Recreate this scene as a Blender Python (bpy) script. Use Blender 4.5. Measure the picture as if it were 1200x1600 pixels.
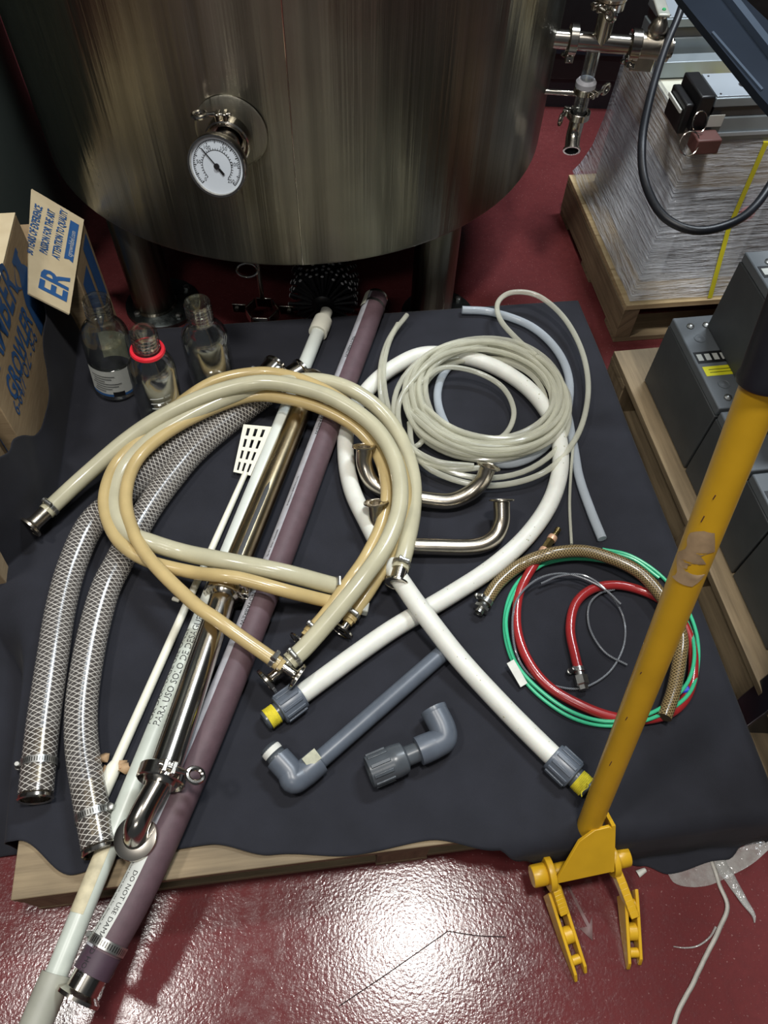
import bpy, bmesh, math, random
from mathutils import Vector, Matrix
from math import pi, sin, cos, radians
random.seed(7)
V = Vector
for o in list(bpy.data.objects): bpy.data.objects.remove(o)
S = bpy.context.scene
COL = S.collection

# ------------------------------------------------------------ camera
F, HC = 1170.0, 1.43
dn = V((568-600, 1575-800, F)).normalized(); upc = -dn
fw = V((0, 0, 1)) - upc*upc.z; fw.normalize()
rt = fw.cross(upc)
RW = Matrix((rt, fw, upc))                     # camera axes (x right, y down, z forward) -> world
CAM = V((0, 0, HC))
def ray(x, y): return RW @ V((x-600, y-800, F))
def at(x, y, h=0.0):
    r = ray(x, y); return CAM + r*((h-HC)/r.z)
def atd(x, y, D): return CAM + ray(x, y)*(D/F)
cd = bpy.data.cameras.new('camera'); cam = bpy.data.objects.new('camera', cd); COL.objects.link(cam)
cd.sensor_fit = 'VERTICAL'; cd.sensor_height = 24; cd.lens = F/1600*24; cd.clip_start = .02
m3 = Matrix((RW @ V((1, 0, 0)), RW @ V((0, -1, 0)), RW @ V((0, 0, -1)))).transposed()
cam.matrix_world = Matrix.Translation(CAM) @ m3.to_4x4()
S.camera = cam

# ------------------------------------------------------------ world, lamps, exposure
w = bpy.data.worlds.new('world'); S.world = w; w.use_nodes = True
bg = w.node_tree.nodes['Background']; bg.inputs[0].default_value = (.82, .9, 1, 1); bg.inputs[1].default_value = .06
def lamp(name, loc, sx, sy, power, col=(1, .97, .92), aim=None):
    l = bpy.data.lights.new(name, 'AREA'); l.shape = 'RECTANGLE'; l.size = sx; l.size_y = sy; l.energy = power; l.color = col
    o = bpy.data.objects.new(name, l); COL.objects.link(o); o.location = loc
    if aim: o.rotation_euler = (V(aim)-V(loc)).to_track_quat('-Z', 'Y').to_euler()
lamp('ceiling_lamp', (.28, .38, 4.2), .4, .4, 98)
lamp('ceiling_lamp', (-1.6, .0, 4.2), .4, .4, 62)
lamp('ceiling_lamp', (2.1, 5.4, 4.2), 1.2, .4, 110, (.8, .9, 1))
lamp('ceiling_lamp', (1.5, 2.5, 4.2), 1.2, .4, 150, (.85, .93, 1))
lamp('ceiling_lamp', (-.6, -2.6, 4.2), 1.2, .4, 40)  # unseen lamp added behind the camera to give streaks on the tank
S.view_settings.view_transform = 'Standard'; S.view_settings.look = 'None'
S.view_settings.exposure = 0.0; S.view_settings.gamma = 1; S.view_settings.use_curve_mapping = False

# ------------------------------------------------------------ materials
def srgb(r, g, b):
    f = lambda c: (c/255/12.92 if c/255 <= .04045 else ((c/255+.055)/1.055)**2.4)
    return (f(r), f(g), f(b), 1)
MATS = {}
class NT:
    def __init__(s, m): s.t = m.node_tree; s.n = s.t.nodes; s.l = s.t.links; s.b = s.n['Principled BSDF']; s.out = s.n['Material Output']
    def new(s, t, **k):
        n = s.n.new(t)
        for a, v in k.items(): setattr(n, a, v)
        return n
    def put(s, sock, v):
        if isinstance(v, bpy.types.NodeSocket): s.l.new(v, sock)
        else: sock.default_value = v
    def math(s, op, a, b=0.0, c=0.0):
        n = s.new('ShaderNodeMath', operation=op)
        for i, v in enumerate((a, b, c)): s.put(n.inputs[i], v)
        return n.outputs[0]
    def coord(s, which='Object', scale=(1, 1, 1), rot=(0, 0, 0)):
        tc = s.new('ShaderNodeTexCoord'); mp = s.new('ShaderNodeMapping')
        mp.inputs['Scale'].default_value = scale; mp.inputs['Rotation'].default_value = rot
        s.l.new(tc.outputs[which], mp.inputs[0]); return mp.outputs[0]
    def noise(s, vec, scale, detail=3, rough=.5):
        n = s.new('ShaderNodeTexNoise'); n.inputs['Scale'].default_value = scale; n.inputs['Detail'].default_value = detail
        n.inputs['Roughness'].default_value = rough; s.l.new(vec, n.inputs['Vector']); return n.outputs['Fac']
    def ramp(s, fac, *stops):
        n = s.new('ShaderNodeValToRGB'); e = n.color_ramp.elements
        while len(e) < len(stops): e.new(.5)
        for i, (p, c) in enumerate(stops):
            e[i].position = p; e[i].color = c if len(c) == 4 else (*c, 1)
        s.l.new(fac, n.inputs[0]); return n.outputs[0]
    def mix(s, fac, a, b):
        n = s.new('ShaderNodeMix', data_type='RGBA'); s.put(n.inputs[0], fac); s.put(n.inputs[6], a); s.put(n.inputs[7], b); return n.outputs[2]
    def bump(s, h, st, dist=.01):
        n = s.new('ShaderNodeBump'); n.inputs['Strength'].default_value = st; n.inputs['Distance'].default_value = dist
        s.put(n.inputs['Height'], h); s.l.new(n.outputs[0], s.b.inputs['Normal']); return n.outputs[0]
    def set(s, **k):
        names = {'color': 'Base Color', 'rough': 'Roughness', 'metal': 'Metallic', 'trans': 'Transmission Weight', 'ior': 'IOR', 'alpha': 'Alpha',
                 'sss': 'Subsurface Weight', 'spec': 'Specular IOR Level', 'coat': 'Coat Weight', 'aniso': 'Anisotropic', 'sheen': 'Sheen Weight'}
        for a, v in k.items(): s.put(s.b.inputs[names[a]], v)
def mk(name):
    m = bpy.data.materials.new(name); m.use_nodes = True; MATS[name] = m; return NT(m)
def simple(name, col, rough=.5, metal=0, var=.12, vs=25, bumpst=0, **k):
    n = mk(name); c = srgb(*col); f = n.noise(n.coord(), vs, 4)
    d = tuple(x*(1-var) for x in c[:3]); e = tuple(min(1, x*(1+var)) for x in c[:3])
    n.set(color=n.ramp(f, (.3, d), (.7, e)), rough=rough, metal=metal, **k)
    if bumpst: n.bump(n.noise(n.coord(), vs*4, 3), bumpst, .002)
    return n

# floor: glossy red epoxy with orange peel, dust and scuffs
n = mk('floor_epoxy'); co = n.coord()
a = n.noise(co, 2.2, 5); b_ = n.noise(co, 60, 3, .6); c_ = n.noise(co, 240, 2)
base = n.ramp(a, (.3, srgb(82, 38, 40)), (.5, srgb(98, 46, 47)), (.72, srgb(112, 56, 57)))
base = n.mix(n.ramp(b_, (.35, (0, 0, 0)), (.75, (.45, .45, .45))), base, srgb(80, 36, 38))
base = n.mix(n.ramp(c_, (.66, (0, 0, 0)), (.74, (.5, .5, .5))), base, srgb(164, 128, 124))
n.set(color=base, rough=n.ramp(b_, (.3, (.12,)*3), (.7, (.22,)*3)), spec=.4)
hb = n.math('ADD', n.math('MULTIPLY', n.noise(co, 190, 2), 1.0), n.math('MULTIPLY', n.noise(co, 30, 3), .7))
n.bump(hb, .5, .0007)

def brushed(name, col, rough, aniso, streak=1.0):
    n = mk(name); co = n.coord(scale=(14, 14, .25)); f = n.noise(co, 1.6, 5, .55)
    g = n.noise(n.coord(), 5, 5); h = n.noise(n.coord(scale=(1, 1, 40)), 12, 2)
    c = n.ramp(f, (.25, srgb(*[x*.72 for x in col])), (.5, srgb(*col)), (.8, srgb(*[min(255, x*1.12) for x in col])))
    c = n.mix(n.ramp(g, (.5, (0, 0, 0)), (.8, (.35,)*3)), c, srgb(*[x*.68 for x in col]))
    n.set(color=c, metal=1, rough=n.ramp(g, (.3, (rough*.85,)*3), (.7, (rough*1.2,)*3)), aniso=aniso)
    t = n.new('ShaderNodeTangent', direction_type='RADIAL', axis='Z'); n.l.new(t.outputs[0], n.b.inputs['Tangent'])
    n.b.inputs['Anisotropic Rotation'].default_value = .25
    n.bump(n.math('ADD', n.math('MULTIPLY', f, streak), n.math('MULTIPLY', h, .02)), .35, .012)
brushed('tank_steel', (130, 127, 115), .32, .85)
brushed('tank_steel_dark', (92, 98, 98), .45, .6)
simple('steel', (196, 190, 180), .17, 1, .1, 30)
simple('steel_satin', (186, 178, 164), .27, 1, .12, 40)
simple('steel_tarnished', (172, 156, 126), .26, 1, .18, 30)
simple('zinc', (176, 176, 172), .34, 1, .15, 80)
simple('brass', (150, 132, 88), .35, 1, .2, 80)
simple('copper_ferrule', (224, 178, 146), .4, .5, .1, 60)
n = simple('cloth', (31, 32, 39), .86, 0, .16, 14, 0, sheen=.03); n.bump(n.noise(n.coord(), 900, 2), .25, .001)
n.set(spec=.3)
simple('black_plastic', (20, 20, 22), .4, 0, .2, 40)
simple('black_rubber', (22, 24, 30), .42, 0, .15, 40)
simple('bristle', (26, 26, 29), .45, 0, .3, 90)
simple('bristle_tip', (186, 186, 188), .6, 0, .3, 90)
simple('dark_machine', (40, 48, 60), .34, .5, .15, 6)
simple('lit_edge', (108, 122, 140), .3, .7, .1, 6)  # paler frame colour with the lip highlights painted in
simple('machine_grey', (138, 148, 154), .4, .35, .1, 8)
simple('machine_plate', (176, 186, 196), .38, .4, .06, 8)
simple('dark_panel', (62, 62, 64), .3, .1, .2, 8)
simple('dark_wall', (16, 17, 21), .7, 0, .2, 5)
simple('battery_case', (66, 69, 71), .5, 0, .1, 22, .1)
simple('battery_top', (98, 103, 107), .5, 0, .08, 22, .08)
simple('white_hose', (214, 214, 205), .42, 0, .06, 35, .05, sss=.05)
simple('white_pvc', (206, 211, 204), .3, 0, .05, 20)
simple('aged_pvc', (186, 192, 182), .34, 0, .08, 30)
simple('socket_pvc', (148, 148, 136), .5, 0, .1, 30)
simple('white_nylon', (226, 224, 208), .4, 0, .05, 30)
simple('grey_pvc', (86, 93, 103), .34, 0, .1, 40)
simple('dark_pvc', (74, 79, 84), .3, 0, .12, 40)
simple('purple_rubber', (86, 66, 72), .62, 0, .1, 60, .12)
simple('purple_dark', (66, 48, 60), .6, 0, .1, 60)
simple('strip_white', (168, 168, 174), .5, 0, .12, 60)
simple('ink', (34, 34, 36), .6, 0, .1, 40)
simple('label_white', (196, 198, 192), .55, 0, .05, 40)
simple('label_yellow', (232, 226, 40), .5, 0, .05, 40)
simple('label_black', (22, 22, 24), .5)
simple('yellow_paint', (204, 160, 34), .36, 0, .08, 14, .04)
simple('yellow_tape', (214, 198, 52), .5, 0, .2, 80)
simple('sticker_worn', (164, 140, 108), .7, 0, .2, 60)
simple('sticker_old', (188, 178, 148), .65, 0, .2, 60)
simple('red_hose', (150, 40, 41), .24, 0, .06, 30, 0, coat=.3)
simple('green_tube', (62, 180, 134), .28, 0, .06, 30)
simple('wire_grey', (104, 106, 112), .3, .3, .2, 90)
simple('red_ring', (222, 40, 56), .35, 0, .05, 30)
simple('blue_clip', (44, 60, 190), .35)
simple('paper_white', (206, 206, 198), .7, 0, .08, 60)
simple('dry_leaf', (168, 138, 104), .7, 0, .25, 60)
simple('blue_ink', (44, 92, 150), .65, 0, .08, 40)
simple('strap_yellow', (206, 198, 44), .4, 0, .06, 40)
simple('rust_tag', (86, 52, 48), .55, 0, .1, 40)
simple('dial', (206, 216, 226), .35, 0, .03, 20)
simple('crack_dark', (42, 24, 24), .8)
simple('grey_tape', (112, 88, 87), .6, 0, .2, 60)
simple('lever_grey', (170, 172, 164), .4, .3)
simple('cream_board', (206, 206, 190), .6, 0, .06, 20)
simple('cabinet_white', (206, 214, 226), .5, 0, .05, 12)
simple('vessel_paint', (70, 80, 79), .45, .2, .12, 4)
simple('strap_grey', (168, 164, 156), .5, 0, .12, 60)
simple('green_dot', (30, 150, 90), .4)
simple('residue', (172, 172, 150), .5, 0, .2, 90)
# cardboard
n = mk('cardboard'); f = n.noise(n.coord(scale=(6, 6, 60)), 4, 4)
n.set(color=n.ramp(f, (.3, srgb(150, 128, 98)), (.7, srgb(170, 148, 116))), rough=.8)
n = mk('cardboard_lit'); f = n.noise(n.coord(), 20, 4)  # lighter cardboard for flaps, the light falling on them painted in
n.set(color=n.ramp(f, (.3, srgb(204, 188, 154)), (.7, srgb(216, 202, 170))), rough=.8)
# wood: grain runs along each board's local x (meshes are stored with long axis in x of UV)
def wood(name, cols):
    n = mk(name); tc = n.new('ShaderNodeTexCoord'); oi = n.new('ShaderNodeObjectInfo')
    mp = n.new('ShaderNodeMapping'); mp.inputs['Scale'].default_value = (2.0, 34, 1); n.l.new(tc.outputs['UV'], mp.inputs[0])
    cb = n.new('ShaderNodeCombineXYZ'); n.l.new(n.math('MULTIPLY', oi.outputs['Random'], 40.0), cb.inputs[0]); n.l.new(oi.outputs['Random'], cb.inputs[2]); n.l.new(cb.outputs[0], mp.inputs['Location'])
    f = n.noise(mp.outputs[0], 2.0, 6, .62); g = n.noise(n.coord('Object'), 6, 3)
    c = n.ramp(f, (.25, srgb(*cols[0])), (.5, srgb(*cols[1])), (.75, srgb(*cols[2])))
    c = n.mix(n.ramp(g, (.45, (0, 0, 0)), (.75, (.5,)*3)), c, srgb(*[x*.8 for x in cols[0]]))
    n.set(color=c, rough=.72); n.bump(f, .4, .003)
wood('wood', ((98, 85, 64), (130, 113, 87), (152, 134, 104)))
wood('wood_pale', ((150, 128, 92), (186, 164, 124), (204, 184, 146)))
wood('wood_grey', ((92, 82, 66), (116, 104, 84), (140, 126, 102)))
# translucent tubes
def translucent(name, col, rough, tw, gloss=.5, alpha=None):
    n = mk(name); f = n.noise(n.coord(), 18, 4); c = srgb(*col)
    cc = n.ramp(f, (.3, tuple(x*.9 for x in c[:3])), (.7, tuple(min(1, x*1.06) for x in c[:3])))
    n.set(color=cc, rough=rough, spec=gloss, coat=.25)
    tr = n.new('ShaderNodeBsdfTranslucent'); n.l.new(cc, tr.inputs[0])
    ms = n.new('ShaderNodeMixShader'); ms.inputs[0].default_value = tw
    n.l.new(n.b.outputs[0], ms.inputs[1]); n.l.new(tr.outputs[0], ms.inputs[2]); last = ms.outputs[0]
    if alpha is not None:
        tp = n.new('ShaderNodeBsdfTransparent'); tp.inputs[0].default_value = (.97, .97, .95, 1)
        lw = n.new('ShaderNodeLayerWeight'); lw.inputs[0].default_value = .35
        fa = n.math('MULTIPLY_ADD', lw.outputs['Facing'], .6, alpha)
        m2 = n.new('ShaderNodeMixShader'); n.put(m2.inputs[0], fa); n.l.new(tp.outputs[0], m2.inputs[1]); n.l.new(last, m2.inputs[2]); last = m2.outputs[0]
    n.l.new(last, n.out.inputs[0])
translucent('silicone_milky', (212, 207, 178), .2, .3, .6)
translucent('silicone_yellow', (216, 193, 138), .24, .3, .6)
translucent('clear_tube', (224, 223, 206), .16, .25, .7, .36)
translucent('blue_tube', (204, 212, 220), .22, .25, .6, .5)
translucent('frosted', (214, 216, 206), .3, .3, .5, .55)
# braided hoses: threads from UV
def braid(name, bodycol, linecol, N, K, width, alpha, rough=.2):
    n = mk(name); tc = n.new('ShaderNodeTexCoord'); sp = n.new('ShaderNodeSeparateXYZ'); n.l.new(tc.outputs['UV'], sp.inputs[0])
    u = n.math('MULTIPLY', sp.outputs[0], float(N)); v = n.math('MULTIPLY', sp.outputs[1], float(K))
    def line(s):
        x = n.math('FRACT', n.math('ADD', u, s)); y = n.math('ABSOLUTE', n.math('SUBTRACT', x, .5)); return n.math('LESS_THAN', y, width)
    ln = n.math('MAXIMUM', line(v), line(n.math('MULTIPLY', v, -1.0)))
    n.set(color=n.mix(ln, srgb(*bodycol), srgb(*linecol)), rough=rough, coat=.5)
    n.b.inputs['Coat Roughness'].default_value = .12
    n.bump(ln, .3, .001)
    if alpha < 1:
        tp = n.new('ShaderNodeBsdfTransparent'); ms = n.new('ShaderNodeMixShader')
        n.put(ms.inputs[0], n.math('MAXIMUM', ln, alpha)); n.l.new(tp.outputs[0], ms.inputs[1]); n.l.new(n.b.outputs[0], ms.inputs[2]); n.l.new(ms.outputs[0], n.out.inputs[0])
braid('braid_clear', (92, 87, 84), (208, 204, 196), 10, 110, .06, .5)
braid('braid_gold', (72, 59, 36), (150, 130, 90), 10, 170, .13, 1.0, .3)
braid('black_speckle', (40, 42, 46), (130, 134, 140), 3, 300, .16, 1.0)
# hose-clamp band with slots
n = mk('band'); tc = n.new('ShaderNodeTexCoord'); sp = n.new('ShaderNodeSeparateXYZ'); n.l.new(tc.outputs['UV'], sp.inputs[0])
sl = n.math('LESS_THAN', n.math('FRACT', n.math('MULTIPLY', sp.outputs[0], 46.0)), .4)
mid = n.math('LESS_THAN', n.math('ABSOLUTE', n.math('SUBTRACT', sp.outputs[1], .5)), .3)
n.set(color=n.mix(n.math('MULTIPLY', sl, mid), srgb(178, 178, 174), srgb(70, 68, 64)), metal=.9, rough=.3)
# glass
def thin_glass(name, tint, base):
    n = mk(name); tp = n.new('ShaderNodeBsdfTransparent'); tp.inputs[0].default_value = tint
    gl = n.new('ShaderNodeBsdfGlossy'); gl.inputs['Roughness'].default_value = .1; ms = n.new('ShaderNodeMixShader')
    lw = n.new('ShaderNodeLayerWeight'); lw.inputs[0].default_value = .5
    dust = n.noise(n.coord(), 40, 3); fa = n.math('ADD', n.math('MULTIPLY_ADD', n.math('POWER', lw.outputs['Facing'], 2.0), .85, .05), n.math('MULTIPLY', dust, base))
    n.put(ms.inputs[0], fa); n.l.new(tp.outputs[0], ms.inputs[1]); n.l.new(gl.outputs[0], ms.inputs[2]); n.l.new(ms.outputs[0], n.out.inputs[0])
thin_glass('bottle_glass', (.955, .97, .95, 1), .18)
thin_glass('sight_glass', (.8, .83, .84, 1), .25)
# stretch film
def film(name, col, alpha, sc, rot, bd=.007):
    n = mk(name); f = n.noise(n.coord(scale=sc, rot=rot), 10, 4, .6); g = n.noise(n.coord(), 9, 4)
    n.set(color=srgb(*col), rough=.14, spec=.9)
    n.bump(n.math('ADD', f, n.math('MULTIPLY', g, .5)), 1.0, bd)
    tp = n.new('ShaderNodeBsdfTransparent'); ms = n.new('ShaderNodeMixShader')
    fa = n.ramp(f, (.38, (alpha*.75,)*3), (.62, (min(1, alpha*1.4),)*3))
    n.put(ms.inputs[0], fa); n.l.new(tp.outputs[0], ms.inputs[1]); n.l.new(n.b.outputs[0], ms.inputs[2]); n.l.new(ms.outputs[0], n.out.inputs[0])
film('stretch_film', (236, 243, 255), .44, (.9, .9, 11), (radians(10), radians(-14), 0), .02)
film('floor_film', (190, 190, 186), .42, (2, 2, 2), (0, 0, 0))
M = MATS

# ------------------------------------------------------------ mesh builder
ORG = {}
def frame(o, z, x=None):
    z = V(z).normalized()
    if x is None: x = V((0, 0, 1)) if abs(z.z) < .9 else V((1, 0, 0))
    x = V(x); x = (x - z*x.dot(z)).normalized(); y = z.cross(x)
    m = Matrix((x, y, z)).transposed().to_4x4(); m.translation = V(o); return m
def crom(pts, per=8, closed=False):
    P = [V(p) for p in pts]; out = []; nseg = len(P) if closed else len(P)-1
    for i in range(nseg):
        g = (lambda j: P[j % len(P)]) if closed else (lambda j: P[max(0, min(len(P)-1, j))])
        p0, p1, p2, p3 = g(i-1), g(i), g(i+1), g(i+2)
        if not closed and i == 0: p0 = p1*2-p2
        if not closed and i == nseg-1: p3 = p2*2-p1
        for k in range(per):
            t = k/per
            out.append(.5*((2*p1)+(p2-p0)*t+(2*p0-5*p1+4*p2-p3)*t*t+(3*p1-p0-3*p2+p3)*t**3))
    if not closed: out.append(P[-1])
    return out
class MB:
    def __init__(s): s.v = []; s.f = []; s.uv = []
    def add(s, vs, fs, uvs=None):
        k = len(s.v); s.v += [V(v) for v in vs]
        for i, f in enumerate(fs):
            s.f.append([a+k for a in f]); s.uv.append(uvs[i] if uvs else [(0, 0)]*len(f))
        return s
    def box(s, M4, sx, sy, sz, lo=None):
        # centred in x,y,z unless lo given; UV follows the longest side
        h = (sx/2, sy/2, sz/2); d = (sx, sy, sz); L = d.index(max(d))
        vs = [V((a*h[0], b*h[1], c*h[2])) for c in (-1, 1) for b in (-1, 1) for a in (-1, 1)]
        fs = [(0, 2, 3, 1), (4, 5, 7, 6), (0, 1, 5, 4), (2, 6, 7, 3), (0, 4, 6, 2), (1, 3, 7, 5)]
        uvs = []
        for f in fs:
            o_ = [i for i in range(3) if i != L]
            uvs.append([(vs[i][L], vs[i][o_[0]]+vs[i][o_[1]]) for i in f])
        return s.add([M4 @ v for v in vs], fs, uvs)
    def hexa(s, c8, ):  # 8 corners: bottom 4 ccw, top 4 ccw
        c = [V(p) for p in c8]; fs = [(3, 2, 1, 0), (4, 5, 6, 7), (0, 1, 5, 4), (1, 2, 6, 5), (2, 3, 7, 6), (3, 0, 4, 7)]
        return s.add(c, fs, [[(0, 0), ((c[f[1]]-c[f[0]]).length, 0), ((c[f[1]]-c[f[0]]).length, (c[f[2]]-c[f[1]]).length), (0, (c[f[2]]-c[f[1]]).length)] for f in fs])
    def sweep(s, path, r, n=12, caps=True, a0=0, a1=2*pi, hint=None, closed=False):
        P = path; m = len(P); R = r if isinstance(r, (list, tuple)) else [r]*m
        T = []
        for i in range(m):
            if closed: t = P[(i+1) % m]-P[i-1]
            else: t = P[min(m-1, i+1)]-P[max(0, i-1)]
            T.append(t.normalized())
        x = V(hint) if hint else (V((0, 0, 1)) if abs(T[0].z) < .9 else V((1, 0, 0)))
        x = (x-T[0]*x.dot(T[0])).normalized(); full = abs(a1-a0-2*pi) < 1e-6
        nn = n if full else n+1; vs = []; L = [0]
        for i in range(m):
            if i: L.append(L[-1]+(P[i]-P[i-1]).length)
            if hint: x = V(hint)
            x = (x-T[i]*x.dot(T[i])).normalized(); y = T[i].cross(x)
            for j in range(nn):
                a = a0+(a1-a0)*j/n; vs.append(P[i]+(x*cos(a)+y*sin(a))*R[i])
        fs = []; uvs = []
        for i in range(m if closed else m-1):
            i2 = (i+1) % m; l2 = L[i2] if i2 else L[-1]+(P[0]-P[-1]).length
            for j in range(n):
                j2 = (j+1) % nn
                fs.append((i*nn+j, i*nn+j2, i2*nn+j2, i2*nn+j)); uvs.append([(j/n, L[i]), ((j+1)/n, L[i]), ((j+1)/n, l2), (j/n, l2)])
        s.add(vs, fs, uvs)
        if caps and full and not closed:
            k = len(s.v)-len(vs)
            s.f.append([k+j for j in range(n)][::-1]); s.uv.append([(0, 0)]*n)
            s.f.append([k+(m-1)*nn+j for j in range(n)]); s.uv.append([(0, 0)]*n)
        return s
    def lathe(s, prof, M4, n=24, cap=True):
        m = len(prof); vs = [M4 @ V((r*cos(2*pi*j/n), r*sin(2*pi*j/n), z)) for r, z in prof for j in range(n)]
        fs = []; uvs = []; z0 = min(p[1] for p in prof); dz = max(1e-6, max(p[1] for p in prof)-z0)
        for i in range(m-1):
            for j in range(n):
                j2 = (j+1) % n; fs.append((i*n+j, i*n+j2, (i+1)*n+j2, (i+1)*n+j))
                a, b = (prof[i][1]-z0)/dz, (prof[i+1][1]-z0)/dz
                uvs.append([(j/n, a), ((j+1)/n, a), ((j+1)/n, b), (j/n, b)])
        k = len(s.v); s.add(vs, fs, uvs)
        if cap:
            s.f.append([k+j for j in range(n)][::-1]); s.uv.append([(0, 0)]*n)
            s.f.append([k+(m-1)*n+j for j in range(n)]); s.uv.append([(0, 0)]*n)
        return s
    def prism(s, poly, M4, z0, z1):
        n = len(poly); vs = [M4 @ V((x, y, z)) for z in (z0, z1) for x, y in poly]
        fs = [list(range(n))[::-1], list(range(n, 2*n))]+[(i, (i+1) % n, n+(i+1) % n, n+i) for i in range(n)]
        return s.add(vs, fs)
    def build(s, name, mat, parent=None, origin=None, bevel=0, sharp=35, flat=False):
        if parent is not None: og = ORG[parent]
        elif origin is not None: og = V(origin)
        else:
            xs = [v.x for v in s.v]; ys = [v.y for v in s.v]; og = V(((min(xs)+max(xs))/2, (min(ys)+max(ys))/2, min(v.z for v in s.v)))
        me = bpy.data.meshes.new(name); me.from_pydata([v-og for v in s.v], [], s.f)
        uv = me.uv_layers.new(name='UVMap'); flatuv = [c for f in s.uv for p in f for c in p]
        uv.data.foreach_set('uv', flatuv)
        me.materials.append(M[mat]); me.update()
        if not flat:
            me.shade_smooth(); me.set_sharp_from_angle(angle=radians(sharp))
        o = bpy.data.objects.new(name, me); COL.objects.link(o)
        if parent is not None: o.parent = parent
        else: o.location = og
        ORG[o] = og
        if bevel:
            b = o.modifiers.new('bevel', 'BEVEL'); b.width = bevel; b.segments = 2; b.limit_method = 'ANGLE'; b.angle_limit = radians(40)
        return o
def tag(o, label=None, cat=None, group=None, kind=None):
    if label: o['label'] = label
    if cat: o['category'] = cat
    if group: o['group'] = group
    if kind: o['kind'] = kind
    return o
def thing(name, loc, label, cat, group=None):
    o = bpy.data.objects.new(name, None); COL.objects.link(o); o.location = loc; o.empty_display_size = .03; ORG[o] = V(loc)
    return tag(o, label, cat, group)
def text(body, size, fn, mat, parent, name='printed_text', align='LEFT', bold=0.0, sx=1.0):
    c = bpy.data.curves.new('t', 'FONT'); c.body = body; c.size = size; c.align_x = align; c.offset = bold; c.resolution_u = 2
    t = bpy.data.objects.new('t', c); COL.objects.link(t)
    me = bpy.data.meshes.new_from_object(t.evaluated_get(bpy.context.evaluated_depsgraph_get()))
    bpy.data.objects.remove(t); bpy.data.curves.remove(c)
    og = ORG[parent]
    for v in me.vertices: v.co = fn(v.co.x*sx, v.co.y)-og
    me.name = name; me.materials.clear(); me.materials.append(M[mat])
    o = bpy.data.objects.new(name, me); COL.objects.link(o); o.parent = parent; ORG[o] = og; return o
def plane_fn(o, xd, yd):
    o, xd, yd = V(o), V(xd).normalized(), V(yd).normalized(); return lambda x, y: o+xd*x+yd*y
def pl(pts, h): return [at(p[0], p[1], p[2] if len(p) > 2 else h) for p in pts]

# small fittings ------------------------------------------------
def ferrule(parent, p, ax, rt, rd, ln, mat='steel', name='ferrule', nut=None):
    """tube stub of radius rt from p along ax, disc of radius rd at its end (open bore)"""
    f = frame(p, ax); ri = rt*.82
    MB().lathe([(ri, 0), (rt, 0), (rt, ln*.72), (rt*1.15, ln*.82), (rd*.93, ln*.9), (rd, ln*.93), (rd, ln+.0015), (rd*.9, ln+.0022), (rd*.88, ln+.001), (rt*1.05, ln+.001), (ri, ln), (ri, ln*.2), (ri*.98, 0)], f, 28, cap=False).build(name, mat, parent)
    if nut: MB().lathe([(rt*.8, -.012), (rt*1.35, -.012), (rt*1.35, .008), (rt*.8, .008)], f, 6).build('nut', nut, parent, sharp=20)
def band(parent, p, ax, r, wd=.011, screw=None):
    f = frame(p, ax)
    o = MB().lathe([(r, -wd/2), (r+.0012, -wd/2), (r+.0012, wd/2), (r, wd/2)], f, 40, cap=False).build('clamp_band', 'band', parent)
    sd = V(screw) if screw is not None else V((0, 0, 1))
    g = frame(V(p)+(sd-V(ax).normalized()*sd.dot(V(ax).normalized())).normalized()*(r+.004), V(ax).cross(sd), sd)
    MB().lathe([(.0035, -.009), (.0045, -.008), (.0045, .006), (.006, .007), (.006, .011), (.002, .012)], g, 10).build('clamp_screw', 'zinc', o)
def triclamp(parent, p, ax, r, wing, up=None, mat='steel', wd=.012, flip=False):
    ax = V(ax).normalized(); f = frame(p, ax)
    o = MB().lathe([(r*.9, -wd*.5), (r, -wd*.5), (r*1.16, -wd*.95), (r*1.24, -wd*.8), (r*1.24, wd*.8), (r*1.16, wd*.95), (r, wd*.5), (r*.9, wd*.5)], f, 32, cap=False).build('clamp_ring', mat, parent)
    wg = V(wing); wg = (wg-ax*wg.dot(ax)).normalized(); q = V(p)+wg*(r*1.3)
    tg = ax.cross(wg)*(-1 if flip else 1)
    b = MB()
    for sgn in (-1, 1): b.box(frame(q+tg*sgn*.007, ax, wg), .018, .008, wd*1.7)
    b.lathe([(.003, -.018), (.003, .02)], frame(q+wg*.004, tg, ax), 10)
    b.build('clamp_lug', mat, o, bevel=.0015)
    h = MB().lathe([(.0052, .008), (.0052, .016), (.0042, .018), (.0042, .03)], frame(q+wg*.004, tg, ax), 12)
    wc = q+wg*.004+tg*.041; h.sweep([wc+tg*.0125*cos(i*pi/10)+ax*.0105*sin(i*pi/10) for i in range(20)], .0042, 8, closed=True)
    h.build('wing_nut', mat, o)
    return o

# ------------------------------------------------------------ floor and room
fm = MB(); fm.add([(-6, -4, 0), (6, -4, 0), (6, 8, 0), (-6, 8, 0)], [(0, 1, 2, 3)])
floor = tag(fm.build('floor', 'floor_epoxy', origin=(0, 0, 0)), 'glossy red epoxy floor', kind='structure')
def wall(nm, c, sx, sy, sz): 
    o = MB().box(Matrix.Translation(c), sx, sy, sz).build(nm, 'dark_wall'); tag(o, kind='structure'); return o
wall('wall_back', (0, 5.2, 2.2), 12, .1, 4.4); wall('wall_left', (-4.2, 1.5, 2.2), .1, 8, 4.4); wall('wall_right', (4.6, 1.5, 2.2), .1, 8, 4.4)
ck = MB()
for seg in ([(530, 1572), (600, 1525), (650, 1490), (700, 1455)], [(700, 1455), (745, 1462), (790, 1464)]):
    ck.sweep([p+V((0, 0, .0004)) for p in crom(pl(seg, 0), 4)], .0009, 5)
ck.build('crack', 'crack_dark', floor)

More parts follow.
